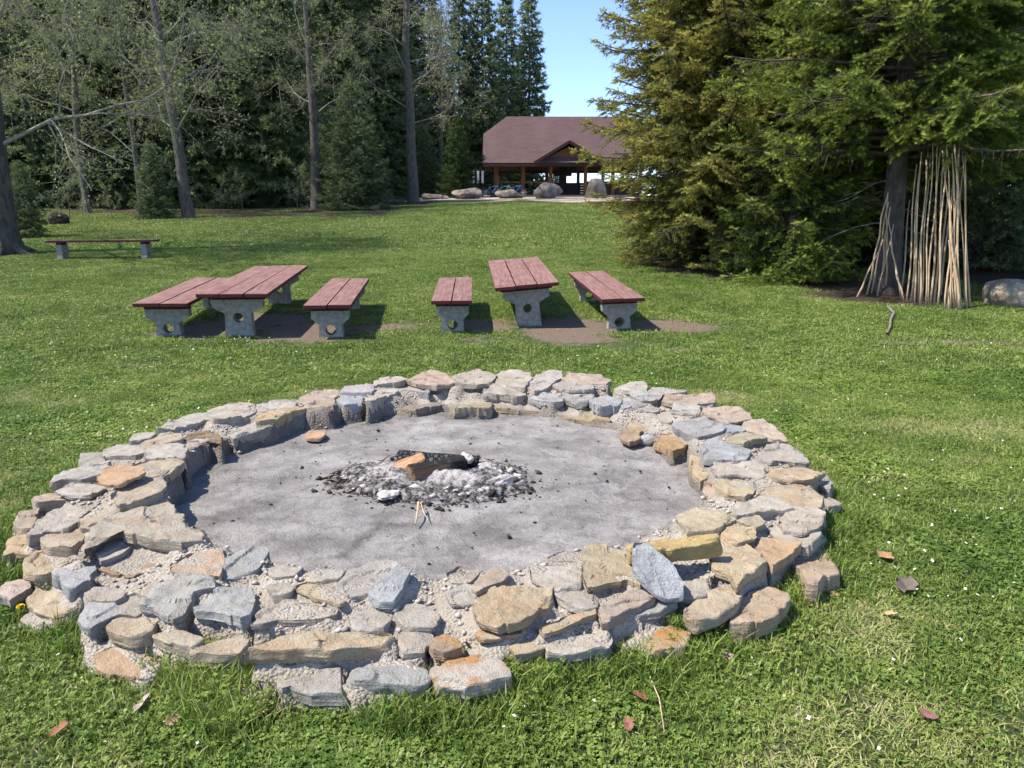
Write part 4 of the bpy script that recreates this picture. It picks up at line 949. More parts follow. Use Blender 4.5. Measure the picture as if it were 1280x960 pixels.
# ------------------------------------------------------------------ benches and picnic tables
def leg_mesh(w, wt, h, th, hz, hr, sink=.12):
    """concrete pedestal: stem, flared head, round hole"""
    out = [(-w/2*1.12, -sink), (w/2*1.12, -sink), (w/2, h-.20), (wt/2, h-.11), (wt/2, h), (-wt/2, h), (-wt/2, h-.11), (-w/2, h-.20)]
    ang = sorted(set([round(math.atan2(z-hz, x) % (2*math.pi), 6) for x, z in out]+[round(2*math.pi*i/40, 6) for i in range(40)]))
    def hit(a):
        d = (math.cos(a), math.sin(a)); best = 1e9
        for i in range(len(out)):
            (x0, z0), (x1, z1) = out[i], out[(i+1) % len(out)]; ex_, ez_ = x1-x0, z1-z0; den = d[0]*ez_-d[1]*ex_
            if abs(den) < 1e-9: continue
            t = (x0*ez_-(z0-hz)*ex_)/den; s = (x0*d[1]-(z0-hz)*d[0])/den
            if t > 0 and -1e-6 <= s <= 1+1e-6: best = min(best, t)
        return best
    bm = bmesh.new(); ring_ = []
    for a in ang:
        t = hit(a); ring_.append([bm.verts.new((math.cos(a)*rr2, y, hz+math.sin(a)*rr2)) for y in (-th/2, th/2) for rr2 in (hr, t)])
    n = len(ring_)
    for i in range(n):
        a, b = ring_[i], ring_[(i+1) % n]
        bm.faces.new((a[0], a[1], b[1], b[0])); bm.faces.new((a[2], b[2], b[3], a[3])); bm.faces.new((a[1], a[3], b[3], b[1])); bm.faces.new((a[0], b[0], b[2], a[2]))
    bmesh.ops.recalc_face_normals(bm, faces=bm.faces)
    me = bpy.data.meshes.new('leg'); bm.to_mesh(me); bm.free(); me.materials.append(M['concrete']); return me
def plank_top(nm, W, L, n, z, th, parent, seed):
    r = random.Random(seed); mb = MB(); pw = W/n
    for i in range(n):
        l2 = L+r.uniform(-.03, .03)
        mb.box((-W/2+pw*(i+.5), r.uniform(-.012, .012), z-th/2+r.uniform(-.004, .004)), (pw-.016, l2, th), Euler((r.uniform(-.003, .003), r.uniform(-.006, .006), r.uniform(-.002, .002))).to_matrix(), .007)
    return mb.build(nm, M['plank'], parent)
def bench(kind, label, near, far, W, h, roll=0., seed=0, group=None, side=False):
    near = np.array(near); far = np.array(far); mid = (near+far)/2; d = far-near; L = float(np.hypot(*d))
    z0, z1 = float(tz(*near)), float(tz(*far)); yaw = math.atan2(-d[0], d[1]); pitch = math.atan2(z1-z0, L)
    t = thing('picnic_table' if kind == 'table' else 'bench', label, 'picnic table' if kind == 'table' else 'bench', (mid[0], mid[1], (z0+z1)/2), (pitch, roll, yaw), group)
    th = .055
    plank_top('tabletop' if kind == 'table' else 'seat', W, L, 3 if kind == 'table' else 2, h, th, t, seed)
    inset = L/2-.32
    for s in (-1, 1):
        MB().box((0, s*inset, h-th-.034), (W*.82, .12, .06), None, .006).build('crossbeam', M['beam'], t)
        wst = .36 if kind == 'table' else .32; wtop = W*.72 if kind == 'table' else W*.80
        o = link('leg', leg_mesh(wst, wtop, h-th-.066, .15, .27 if kind == 'table' else .10, .07 if kind == 'table' else .075), t); o.location = (0, s*inset, 0)
    return t
GL, GR_ = 'left picnic set on the lawn', 'right picnic set on the lawn'
bench('bench', 'red plank bench on concrete legs left of the left picnic table', (-4.94, 10.65), (-5.25, 13.6), .76, .5, 0, 1, GL)
bench('table', 'wide three plank red picnic table between the two left benches', (-3.89, 10.57), (-4.22, 14.05), .98, .65, 0, 2, GL)
bench('bench', 'red two plank bench on the right side of the left picnic table', (-2.56, 10.5), (-2.85, 13.5), .66, .5, 0, 3, GL)
bench('bench', 'narrow red two plank bench left of the right picnic table', (-.87, 10.95), (-1.0, 13.62), .60, .5, 0, 4, GR_)
bench('table', 'three plank red picnic table, slightly tilted, between the two right benches', (.27, 11.45), (.08, 14.95), .98, .67, R(-5), 5, GR_)
bench('bench', 'red plank bench on concrete legs on the right of the right picnic table', (1.65, 11.2), (1.4, 14.4), .66, .5, R(-2), 6, GR_)
bench('bench', 'distant brown bench standing sideways beside the big tree trunk', (-12.3, 20.5), (-9.5, 20.7), .42, .50, 0, 7)

# ------------------------------------------------------------------ trees
def needle_tris(P0, D, L, tint, k, nl, nw, seed, spread=.8):
    r = np.random.default_rng(seed); n = len(P0)
    ref = np.where(np.abs(D[:, 2:3]) > .85, np.array([[1., 0, 0]]), np.array([[0, 0, 1.]])); U = np.cross(D, ref); U /= np.linalg.norm(U, axis=1, keepdims=True)+1e-9; W = np.cross(D, U)
    t = (np.arange(k)+.5)/k; ph = (np.arange(k)*2.4)[None]+r.uniform(0, 6.28, (n, 1))
    B = P0[:, None]+D[:, None]*(L[:, None]*t[None])[..., None]
    rad = np.cos(ph)[..., None]*U[:, None]+np.sin(ph)[..., None]*W[:, None]; sd = np.cross(np.broadcast_to(D[:, None], rad.shape), rad)
    sc = r.uniform(.75, 1.2, (n, k, 1)); tip = B+(D[:, None]*.62+rad*spread)*nl*sc
    V = np.stack([B-sd*nw*.5, B+sd*nw*.5, tip], 2).reshape(-1, 3)
    return V, np.repeat(tint, k*3)
def spruce(seed, H, Rmax, z0, expo, whorl, nb, sec, ter, slen, k, nl, nw, mat, trunk_r, live=.25, zdetail=1e9, low_dead=0., sag=.35, bare=.0, tip_up=.22, base_round=.8, dens_front=None, bark='bark_spruce', zcoarse=2.0, clump=0., rise=1.5, up=-.10):
    r = np.random.default_rng(seed)
    nz = 16; zs = np.linspace(-.3, H, nz); wob = np.cumsum(r.normal(0, .02, (nz, 2)), 0)*min(1, H/12)
    axis = np.stack([wob[:, 0], wob[:, 1], zs], 1); rad = trunk_r*np.clip(1-zs/H, .02, 1)**.8; rad[0] *= 1.5; rad[1] *= 1.08
    ax = lambda z: np.array([np.interp(z, zs, axis[:, 0]), np.interp(z, zs, axis[:, 1]), z])
    trunk = [(axis, rad, 14)]; wood, dead = [], []
    S0, SD, SL, STt = [], [], [], []
    z = z0
    while z < H-.15:
        f = z/H; step = whorl*(1 if z < zdetail else zcoarse)
        Rz = Rmax*max(.02, 1-f)**expo*(base_round+(1-base_round)*min(1, (z-z0)/rise))
        m = nb if z < zdetail else max(4, int(nb*.75))
        a0 = r.uniform(0, 6.28)
        for b in range(m):
            zz = z+r.uniform(-.5, .5)*step; zz = min(max(zz, .15), H-.1); az = a0+b*2*math.pi/m+r.normal(0, .25); Lb = Rz*r.uniform(.72, 1.12)
            up0 = -.12+.75*f; s = np.linspace(0, 1, 7); hor = Lb*s
            dz = Lb*(up0*s-sag*s**2+tip_up*s**3)+.02*Lb*np.sin(s*7+r.uniform(0, 6))
            lat = .05*Lb*np.sin(s*3+r.uniform(0, 6)); c, sn = math.cos(az), math.sin(az)
            A = ax(zz); P = np.stack([A[0]+c*hor-sn*lat, A[1]+sn*hor+c*lat, A[2]+dz], 1); P[:, 2] = np.maximum(P[:, 2], .06+.05*s)
            rb = max(.006, .012*Lb**1.1)
            if zz < low_dead:
                if r.uniform() < .78: continue
                Lb *= r.uniform(.45, .95); hor = Lb*s; dz = dz*.6; P = np.stack([A[0]+c*hor-sn*lat, A[1]+sn*hor+c*lat, A[2]+dz], 1)
                P[:, 2] -= .25*Lb*s**1.5; P[:, 2] = np.maximum(P[:, 2], .1+.1*s); dead.append((P, np.linspace(rb*.42, rb*.07, 7), 5))
                for q in range(int(Lb*2)):
                    u = r.uniform(.3, .95); p = np.array([np.interp(u, s, P[:, j]) for j in range(3)]); d = np.array([c, sn, 0])*.5+r.normal(0, .5, 3)*[1, 1, .5]; l = r.uniform(.15, .6); dead.append((np.stack([p, p+d*l*.5, p+d*l+[0, 0, -.05]]), np.array([.006, .004, .002]), 3))
                continue
            wood.append((P, np.linspace(rb, rb*.22, 7), 5))
            sp = sec*(1 if z < zdetail else zcoarse); ns = max(2, int(Lb*(1-live*.6)/sp))
            u = live*.6+(1-live*.6)*((np.arange(ns)+r.uniform(0, 1, ns))/ns)
            for ui in u:
                p = np.array([np.interp(ui, s, P[:, j]) for j in range(3)]); tang = np.array([c, sn, up0-2*sag*ui+3*tip_up*ui*ui]); tang /= np.linalg.norm(tang)
                for side in (-1, 1):
                    l2 = min(1.0, (.16+.42*(1-ui)*Lb)*r.uniform(.6, 1.15)); d2 = tang*.75+np.array([-sn, c, 0])*side*r.uniform(.55, .95)+np.array([0, 0, r.normal(-.30, .30)]); d2 /= np.linalg.norm(d2)
                    e = p+d2*l2; e[2] -= .10*l2; e[2] = max(e[2], .05); mid = p+d2*l2*.5
                    wood.append((np.stack([p, mid, e]), np.array([.006, .004, .002])*(.6+.5*Lb/3), 3))
                    cl = noise.noise(Vector(e)*1.15+Vector((seed, 0, 0)))+.6*noise.noise(Vector(e)*2.9)
                    if r.uniform() < bare*(1-ui) or (clump and cl < clump*r.uniform(.4, 1.6)): continue
                    nt = max(1, int(l2/(ter*(1 if z < zdetail else zcoarse*.75)))); tt = (np.arange(nt)+r.uniform(.2, .8, nt))/nt
                    for q in tt:
                        if q < .15 and ui < .5: continue
                        b0 = p+(e-p)*q
                        for s3 in (-1, 1):
                            d3 = d2*.8+np.cross(d2, [0, 0, 1.])*s3*r.uniform(.4, .9)+np.array([0, 0, r.normal(up, .42)]); d3 /= np.linalg.norm(d3)
                            S0.append(b0); SD.append(d3); SL.append(slen*r.uniform(.6, 1.25)*(1-.35*q)); STt.append(r.beta(2, 2.5)*.5+.42*ui*q+(.22*cl if clump else 0.))
                    S0.append(e-d2*slen*.5); SD.append(d2); SL.append(slen*1.15); STt.append(.45+.5*r.uniform())
            e = P[-1]; d = P[-1]-P[-2]; d /= np.linalg.norm(d); S0.append(e-d*slen*.4); SD.append(d); SL.append(slen*1.3); STt.append(.9)
        z += step
    S0, SD, SL, STt = map(np.array, (S0, SD, SL, STt))
    V, tint = needle_tris(S0, SD, SL, STt, k, nl, nw, seed+1); nt = len(V)//3
    Vw, Fw = tubes_mesh(wood)
    crown = mesh_np('crown', np.concatenate([V, Vw]), [np.arange(nt*3).reshape(-1, 3), Fw+len(V)], [M[mat], M['spruce_twig']], False, {'tint': np.concatenate([tint, np.zeros(len(Vw))])}, np.concatenate([np.zeros(nt), np.ones(len(Fw))]))
    Vt, Ft = tubes_mesh(trunk); tr = mesh_np('trunk', Vt, [Ft], [M[bark]], True)
    dd = None
    if dead: Vd, Fd = tubes_mesh(dead); dd = mesh_np('dead_branches', Vd, [Fd], [M['dead']], True)
    print('spruce', seed, 'shoots', len(S0), 'tris', nt)
    return tr, crown, dd
def plant(name, meshes, loc, label, cat, rotz=0., scale=1., group=None):
    t = thing(name, label, cat, loc, (0, 0, rotz), group); t.scale = (scale,)*3 if np.isscalar(scale) else scale
    link('trunk', meshes[0], t); link('crown', meshes[1], t)
    if len(meshes) > 2 and meshes[2] is not None: link('dead_branches', meshes[2], t)
    return t

# the two near spruces on the right
A1 = spruce(21, 17., 3.85, .25, .45, .25, 8, .115, .075, .14, 15, .044, .018, 'needle_near', .22, .22, 7.4, sag=.22, bare=.08, clump=-.22, base_round=.70, rise=2.8, up=.05)
plant('spruce_tree', A1, (5.35, 19.2, float(tz(5.35, 19.2))), 'broad yellow-green spruce with branches down to the grass, left of the leaning poles', 'spruce', .3)
A2 = spruce(33, 16., 3.9, .75, .55, .28, 8, .125, .08, .15, 16, .045, .019, 'needle_bright', .21, .3, 6.8, low_dead=2.55, sag=.25, bare=.1, clump=-.25, up=.08, bark='bark_dark')
plant('spruce_tree', A2, (7.45, 15.2, float(tz(7.45, 15.2))), 'spruce with a bare lower trunk and dead twigs that the long poles lean on', 'spruce', 1.1)
plant('spruce_tree', A1, (6.6, 24.2, float(tz(6.6, 24.2))), 'yellow-green spruce half hidden behind the broad one, nearer the pavilion', 'spruce', 2.4, .88)
A4 = spruce(52, 6.6, 2.15, .12, .6, .24, 8, .12, .085, .15, 14, .045, .018, 'needle_bright', .10, .2, 1e9, sag=.22, bare=.1, clump=-.22, up=.05)
plant('young_spruce', A4, (6.15, 17.0, float(tz(6.15, 17.0))), 'lower bright green spruce between the broad spruce and the trunk with the sticks', 'spruce', .7)
A3 = spruce(45, 17., 4.0, .4, .5, .42, 7, .24, .16, .26, 11, .09, .036, 'needle_dark', .26, .3, 9., sag=.3)
for i, (x, y, s, lab) in enumerate([(11.6, 19.6, 1., 'dark shaded spruce behind the leaning poles at the right edge'), (9.6, 24.5, 1.05, 'dark spruce standing behind the yellow-green spruce'), (15.2, 22.5, 1.1, 'dark spruce at the far right behind the boulder'), (13.4, 29, 1.1, 'tall dark spruce deepest in the group on the right')]):
    plant('spruce_tree', A3, (x, y, float(tz(x, y))), lab, 'spruce', 1.3*i, s, 'dark spruces behind the poles')

# forest spruces: three shapes shared by all copies
FV = [spruce(60+i, 18., 2.8+.25*i, .4+.3*i, .62, .46, 7, .32, .22, .36, 9, .17, .075, 'needle_dark', .22, .2, 1e9, sag=.28+.05*i) for i in range(3)]
YV = [spruce(80+i, 6., 2.0+.2*i, .1, .75, .26, 7, .2, .14, .2, 10, .08, .03, ['needle_young', 'needle_dark'][i], .08, .15, 1e9, sag=.2) for i in range(2)]
order = ['first', 'second', 'third', 'fourth', 'fifth', 'sixth', 'seventh', 'eighth', 'ninth', 'tenth', 'eleventh', 'twelfth', 'thirteenth', 'fourteenth', 'fifteenth', 'sixteenth', 'seventeenth', 'eighteenth', 'nineteenth', 'twentieth']
front = [(-60, 47), (8, 50), (60, 46.5), (108, 49), (150, 47), (205, 50), (262, 47), (300, 51), (345, 48), (385, 55), (432, 61), (474, 64), (506, 67)]
back = [(-20, 58), (35, 60), (85, 57), (130, 61), (180, 58), (232, 62), (280, 60), (322, 64), (368, 62), (410, 66), (455, 65), (500, 68)]
protos = []
def forest_tree(j, u, d, s, rz, lab, group):
    loc = at(u, d)
    if len(protos) <= j: protos.extend([None]*(j+1-len(protos)))
    if protos[j] is None: o = plant('spruce_tree', FV[j], loc, lab, 'spruce', rz, s, group); protos[j] = o
    else:
        o = copy_tree(protos[j]); o.location = loc; o.rotation_euler = (0, 0, rz); o['label'] = lab; o['group'] = group; o.scale = s if not np.isscalar(s) else (s,)*3
    return o
for i, (u, d) in enumerate(front): s = rng.uniform(1.05, 1.3); forest_tree(i % 3, u, d, (s*1.05, s*1.05, s), i*1.7, f'tall dark spruce in the front forest row, {order[i]} from the left', 'spruces in the front forest row')
for i, (u, d) in enumerate(back): s = rng.uniform(1.2, 1.5); forest_tree((i+1) % 3, u, d, (s*1.1, s*1.1, s), i*2.3, f'tall dark spruce in the back forest row, {order[i]} from the left', 'spruces in the back forest row')
for i, (u, d, vt) in enumerate([(543, 70, -10), (578, 71, 8), (604, 69.5, -4), (634, 73, 18), (660, 75, 18)]):
    x, y, z = at(u, d); h = CAM_Z+(275-vt)*d/FPX*1.02-z; s = h/18.
    forest_tree(i % 3, u, d, (s*.85, s*.85, s), i*1.1, f'pointed spruce at the end of the forest above the pavilion, {order[i]} from the left', 'pointed spruces beside the pavilion')
for i, (u, d) in enumerate([(560, 72), (592, 73), (618, 74), (645, 77)]):
    forest_tree((i+2) % 3, u, d, (.62, .62, .6), i*1.9, f'shorter dark spruce filling the forest edge behind the pavilion, {order[i]} from the left', 'short spruces behind the pavilion')
for i, (u, d, H_, wd, v, lab) in enumerate([(44, 27, 2.6, 1., 1, 'small bushy spruce at the left beside the big tree trunk'), (204, 37, 3.4, .95, 1, 'small dark spruce in front of the leaning grey trunk'), (452, 43, 6.6, 1.05, 1, 'medium spruce with layered branches at the forest edge near the middle'),
        (574, 55.5, 5.6, .9, 0, 'light green young spruce just left of the pavilion'), (536, 58, 4.6, 1., 1, 'low dark spruce between the medium spruce and the light green one'), (412, 45, 4.6, .9, 1, 'dark young spruce leaning close to the left of the medium spruce'),
        (692, 88, 8.3, .45, 0, 'pale thin tree showing above the pavilion roof'), (340, 47, 2.4, 1., 1, 'low dark young spruce in the gap of the forest edge')]):
    plant('young_spruce', YV[v], at(u, d), lab, 'spruce', i*1.3, (H_/6*wd, H_/6*wd, H_/6))

# broadleaved trees, just leafing out
def decid(seed, H, r0, lean, nprim, zfirst, spread, bark, leafn, leafs, levels=3, twigs=1., droop=0., flare=1.5, fork=None):
    r = np.random.default_rng(seed); nz = 14; t = np.linspace(0, 1, nz); zs = -.25+t*(H+.25)
    wob = np.cumsum(r.normal(0, .035, (nz, 2)), 0)*H/14
    ax = np.stack([lean[0]*H*t**1.2+wob[:, 0], lean[1]*H*t+wob[:, 1], zs], 1); rad = r0*(1-t)**.75+.01; rad[0] *= flare; rad[1] *= 1+.25*(flare-1)
    trunk = [(ax, rad, 16)]
    if flare > 1.3:                                  # root buttresses
        for q in range(7):
            a = q*.9+r.uniform(0, .4); d = np.array([math.cos(a), math.sin(a), 0]); trunk.append((np.stack([ax[1]*[1, 1, 0]+d*r0*.5+[0, 0, r0*1.6], ax[0]*[1, 1, 0]+d*r0*1.2+[0, 0, .22*r0+.05], ax[0]*[1, 1, 0]+d*r0*2.1+[0, 0, .0], ax[0]*[1, 1, 0]+d*r0*3+[0, 0, -.08]]), np.array([.35, .34, .22, .1])*r0, 7))
    limbs, twig, leaves = [], [], []
    def grow(p, d, L, rad0, lev):
        n = 6 if lev < 2 else 4; pts = [p]; dd = d.copy()
        for i in range(n-1):
            dd = dd+r.normal(0, .16+.05*lev, 3)+np.array([0, 0, .05-droop*(lev+1)*.12]); dd /= np.linalg.norm(dd); pts.append(pts[-1]+dd*L/(n-1))
        pts = np.array(pts); pts[:, 2] = np.maximum(pts[:, 2], .6)
        (limbs if lev < 2 else twig).append((pts, np.linspace(rad0, max(.0035, rad0*.3), n), {0: 8, 1: 6}.get(lev, 3)))
        if lev == levels:
            for q in range(leafn): leaves.append(pts[r.integers(1, n)]+r.normal(0, .05, 3)); 
            return
        m = int({0: 7, 1: 7, 2: 6}.get(lev, 5)*twigs*r.uniform(.8, 1.2))
        for q in range(m):
            u = r.uniform(.25, 1.); b = np.array([np.interp(u*(n-1), np.arange(n), pts[:, j]) for j in range(3)]); tg = pts[min(n-1, int(u*(n-1))+1)]-pts[max(0, min(n-2, int(u*(n-1))))]; tg /= np.linalg.norm(tg)+1e-9
            nd = tg*.75+r.normal(0, .62, 3); nd /= np.linalg.norm(nd); grow(b, nd, L*r.uniform(.38, .62), max(.004, rad0*.42), lev+1)
    for q in range(nprim):
        u = (zfirst+(H*.97-zfirst)*((q+r.uniform(0, 1))/nprim))/H; p = np.array([np.interp(u, (zs/H), ax[:, j]) for j in range(3)]); a = q*2.4+r.normal(0, .5)
        el = .25+.7*u+r.normal(0, .15); d = np.array([math.cos(a)*math.cos(el), math.sin(a)*math.cos(el), math.sin(el)]); grow(p, d, spread*(1.1-.65*u)*r.uniform(.75, 1.2), r0*.17*(1.1-u*.8), 0)
    Vt, Ft = tubes_mesh(trunk); Vl, Fl = tubes_mesh(limbs+twig); nl_ = np.array(leaves); n = len(nl_)
    a = r.normal(0, 1, (n, 3)); a /= np.linalg.norm(a, axis=1, keepdims=True); b = np.cross(a, r.normal(0, 1, (n, 3))); b /= np.linalg.norm(b, axis=1, keepdims=True); s = leafs*r.uniform(.6, 1.4, (n, 1))
    V = np.stack([nl_-a*s, nl_-b*s*.45, nl_+a*s, nl_+b*s*.45], 1).reshape(-1, 3); nb_ = len(Vl)
    crown = mesh_np('crown', np.concatenate([Vl, V]), [Fl, np.arange(n*4).reshape(-1, 4)+nb_], [M['twig'], M['leaf']], False, {'tint': np.concatenate([np.zeros(nb_), np.repeat(r.uniform(0, 1, n), 4)])}, np.concatenate([np.zeros(len(Fl)), np.ones(n)]))
    print('decid', seed, 'twigs', len(twig), 'leaves', n)
    return mesh_np('trunk', Vt, [Ft], [M[bark]], True), crown
B1 = decid(5, 12.5, .40, (.035, .0), 20, 2.7, 6.4, 'bark_dark', 5, .045, 3, 1.05, .3, 1.5)
plant('broadleaf_tree', B1, (-14.45, 21.9, float(tz(-14.45, 21.9))), 'old tree with a thick dark trunk and budding branches at the left edge', 'tree', .5)
B2 = decid(9, 17, .26, (-.09, .0), 18, 3.2, 6.4, 'bark_ash', 4, .065, 3, .95, .25, 1.25)
B3 = decid(14, 18, .18, (.0, .01), 16, 3.6, 4.6, 'bark_ash', 4, .065, 3, .9, .2, 1.2)
B4 = decid(17, 19, .33, (.02, .0), 18, 4., 4.6, 'bark_ash', 2, .06, 3, .95, .1, 1.2)
for (mm, u, d, s, rz, lab) in [(B2, 247, 37.5, 1., 0., 'tall grey tree with a leaning pale trunk at the forest edge'), (B3, 122, 41, 1., .8, 'straight slim grey trunk at the forest edge left of the leaning tree'), (B3, 186, 40, .8, 2.9, 'thin pale tree rising behind the small dark spruce'),
        (B4, 519, 50, 1.02, .5, 'very tall rough grey trunk rising behind the medium spruce'), (B4, 402, 44, .82, 2.2, 'bare grey tree just left of the medium spruce'), (B3, 332, 48, .95, 4., 'bare thin tree in front of the dark forest, left of centre'), (B3, 556, 66, .95, 5.1, 'bare thin tree in front of the pointed spruces')]:
    plant('broadleaf_tree', mm, at(u, d), lab, 'tree', rz, s)
# saplings and brush at the forest edge
BR = decid(25, 2.2, .02, (.05, 0), 9, .1, 1.1, 'bark_ash', 5, .035, 2, .7, .0, 1.1)
for i, (u, d, s, lab) in enumerate([(378, 41, 1., 'leafy sapling left of the medium spruce'), (100, 36, .8, 'leafless sapling between the big trunk and the slim grey tree'), (312, 44, .9, 'low brush in the forest edge right of the leaning tree'), (152, 37, .7, 'small sapling left of the small dark spruce'), (20, 33, 1., 'brush beside the bushy spruce at the left'), (285, 42, .8, 'small sapling close to the right of the leaning trunk')]):
    plant('sapling', BR, at(u, d), lab, 'sapling', i*1.2, s)
x, y, z = at(86, 33.5)
t = blob('stump', M['soil_dark'], (.42, .35, .38), 77, .22, 2.2, 4, .6); t.location = (x, y, z+.15); tag(t, 'dark rotten stump on the bank left of the forest edge', 'stump')

# ------------------------------------------------------------------ poles and sticks leaning on the spruce
PO = [(1133, 378, 1146, 205), (1126, 366, 1137, 250), (1143, 381, 1152, 190), (1148, 376, 1160, 185), (1157, 384, 1166, 178), (1160, 384, 1172, 176), (1163, 382, 1176, 182), (1150, 383, 1158, 200), (1174, 370, 1188, 186), (1176, 369, 1194, 184), (1181, 388, 1190, 250), (1186, 388, 1186, 300), (1193, 388, 1183, 182), (1198, 387, 1178, 188), (1199, 389, 1186, 240), (1203, 385, 1187, 320), (1209, 388, 1203, 190), (1212, 386, 1206, 184), (1206, 386, 1197, 186), (1189, 387, 1194, 320), (1184, 386, 1206, 200)]
rg = np.random.default_rng(3)
PO += [(1152, 379, 1163, 195), (1167, 383, 1181, 186), (1172, 386, 1184, 180), (1188, 388, 1199, 184), (1196, 388, 1190, 192), (1201, 388, 1193, 180), (1139, 377, 1149, 215)]
PO.sort(key=lambda a: a[0])
for i, (u0, v0, u1, v1) in enumerate(PO):
    a = on_ground(u0, v0); r1 = ray(u1, v1); dd = a[1]+.35+.03*(380-v0)/10; s = dd/r1[1]; b = np.array([r1[0]*s, dd, CAM_Z+r1[2]*s])
    tt = np.linspace(0, 1, 9)[:, None]; P = a*(1-tt)+b*tt; P[:, 0] += .045*np.sin(tt[:, 0]*math.pi*rg.uniform(.8, 2.2)+rg.uniform(0, 6))*tt[:, 0]*(1-tt[:, 0])*3
    rr0 = rg.uniform(.011, .024); V, F = tubes_mesh([(P, np.linspace(rr0, rr0*.5, 9), 8)]); c = a
    cap = np.arange(8)[None]; o = link('pole', mesh_np('pole', V-c, [F, cap[:, ::-1], cap+64], [M['pole']], True), None, Vector(c))
    tag(o, f'long peeled wooden pole leaning on the spruce branch, {(order+["twenty-first", "twenty-second", "twenty-third", "twenty-fourth", "twenty-fifth", "twenty-sixth", "twenty-seventh", "twenty-eighth"])[i]} foot from the left', 'pole', 'poles leaning on the spruce')
SK = [(1071, 372, 1104, 300), (1084, 368, 1108, 245), (1090, 366, 1110, 252), (1100, 364, 1112, 260), (1107, 366, 1109, 240), (1130, 376, 1112, 300), (1127, 374, 1110, 275), (1096, 370, 1118, 280)]
SK.sort(key=lambda a: a[0])
for i, (u0, v0, u1, v1) in enumerate(SK):
    a = on_ground(u0, v0); r1 = ray(u1, v1); dd = 14.62; s = dd/r1[1]; b = np.array([r1[0]*s, dd, CAM_Z+r1[2]*s]); tt = np.linspace(0, 1, 6)[:, None]; P = a*(1-tt)+b*tt+rg.normal(0, .012, (6, 3))
    rr0 = rg.uniform(.012, .022); V, F = tubes_mesh([(P, np.linspace(rr0, rr0*.55, 6), 7)]); cap = np.arange(7)[None]
    tag(link('stick', mesh_np('stick', V-a, [F, cap[:, ::-1], cap+35], [M['pole']], True), None, Vector(a)), f'short stick propped against the bare spruce trunk, {order[i]} from the left', 'stick', 'short sticks against the spruce trunk')
p = [on_ground(u, v)+[0, 0, .06] for u, v in [(1110, 388), (1117, 396), (1113, 404), (1112, 414), (1108, 422)]]
twig_obj('root', p, .03, M['dead'], 'pale twisted root lying on the grass in front of the sticks', 'root')
p = on_ground(1278, 385); o = blob('boulder', M['stone'], (.62, .5, .36), 95, .22, 1.9, 5, .5, None); o.color = (.34, .295, .225, .2); o.location = (p[0]+.05, p[1]+.3, p[2]+.16)
tag(o, 'pale flat-topped boulder at the right edge beside the poles', 'boulder')

# ------------------------------------------------------------------ boulders before the pavilion
for i, (u, v, w, h, lab) in enumerate([(588, 249, 34, 17, 'dark sided boulder left of the bicycles in front of the pavilion'), (637, 252, 31, 12, 'low flat boulder in front of the bicycles'), (682, 252, 37, 18, 'largest boulder with a mossy side before the pavilion entrance'), (742, 255, 29, 22, 'tall grey boulder right of the pavilion entrance next to the spruce'), (541, 248, 30, 8, 'flat grey boulder farthest left, beside the low dark spruce'), (558, 249, 12, 5, 'small grey boulder next to the flat grey one')]):
    d = 53.6+.3*(i % 2); x, y, z = at(u, d); px_ = d/FPX; o = blob('boulder', M['boulder'], (w*px_*.60, w*px_*.42, h*px_*.66), 200+i*7, .09, 1.7, 4, .6, None, True); o.location = (x, y, z+h*px_*.36); o.rotation_euler = (0, 0, i*1.1 % .8); tag(o, lab, 'boulder', 'boulders in front of the pavilion')

# ------------------------------------------------------------------ pavilion
PX, PY = 4.02, 59.5; PZ = float(tz(4, 57))+.02
pv = thing('pavilion', 'open timber pavilion with a brown shingled roof and small front gable', 'pavilion', (PX, PY, PZ))
ze, zr, hy, hx, rx, zh = 2.25, 5.85, 4.05, 6.1, 4.4, 4.45
yh = hy*(zr-zh)/(zr-ze)
mb = MB(); T = .12
for s in (-1, 1): mb.slab([(-hx, s*hy, ze), (hx, s*hy, ze), (hx, s*yh, zh), (rx, 0, zr), (-rx, 0, zr), (-hx, s*yh, zh)], T)
for s in (-1, 1): mb.slab([(s*hx, -yh, zh), (s*hx, yh, zh), (s*rx, 0, zr)], T)
roof = mb.build('roof', M['roof'], pv, uvproj=True)
# front dormer
dw, dz, dy = 2.4, 3.65, -hy-.12; yb = -hy+hy*(dz-ze)/(zr-ze)
mb = MB()
for s in (-1, 1): mb.slab([(s*dw, dy, ze+.05), (s*.0, dy, dz+.05), (0, yb+.1, dz+.05), (s*dw, -hy+.15, ze+.05)], .10)
mb.build('gable_roof', M['roof'], roof, uvproj=True)
mb = MB()
for s in (-1, 1): mb.bar((s*(dw+.05), dy-.03, ze-.02), (0, dy-.03, dz), .06, .2)
mb.build('bargeboard', M['timber_dark'], pv)
MB().slab([(-1.45, -hy+.25, ze+.42), (1.45, -hy+.25, ze+.42), (0, -hy+.25, dz-.28)], .05).build('gable_panel', M['timber'], pv)
MB().slab([(-dw+.15, -hy-.1, ze+.02), (dw-.15, -hy-.1, ze+.02), (dw-.85, -hy+.28, ze+.46), (-dw+.85, -hy+.28, ze+.46)], .05).build('skirt_roof', M['roof'], pv, uvproj=True)
mb = MB()
for s in (-1, 1): mb.box((0, s*(hy-.02)-.02*s, ze-.16), (2*hx+.02, .05, .18)); 
mb.build('fascia', M['timber_dark'], pv)
MB().box((0, -hy+.95, ze+.35), (2*hx-.6, .2, .26)).build('eave_beam', M['timber_dark'], pv); MB().box((0, hy-.95, ze+.35), (2*hx-.6, .2, .26)).build('eave_beam', M['timber_dark'], pv)
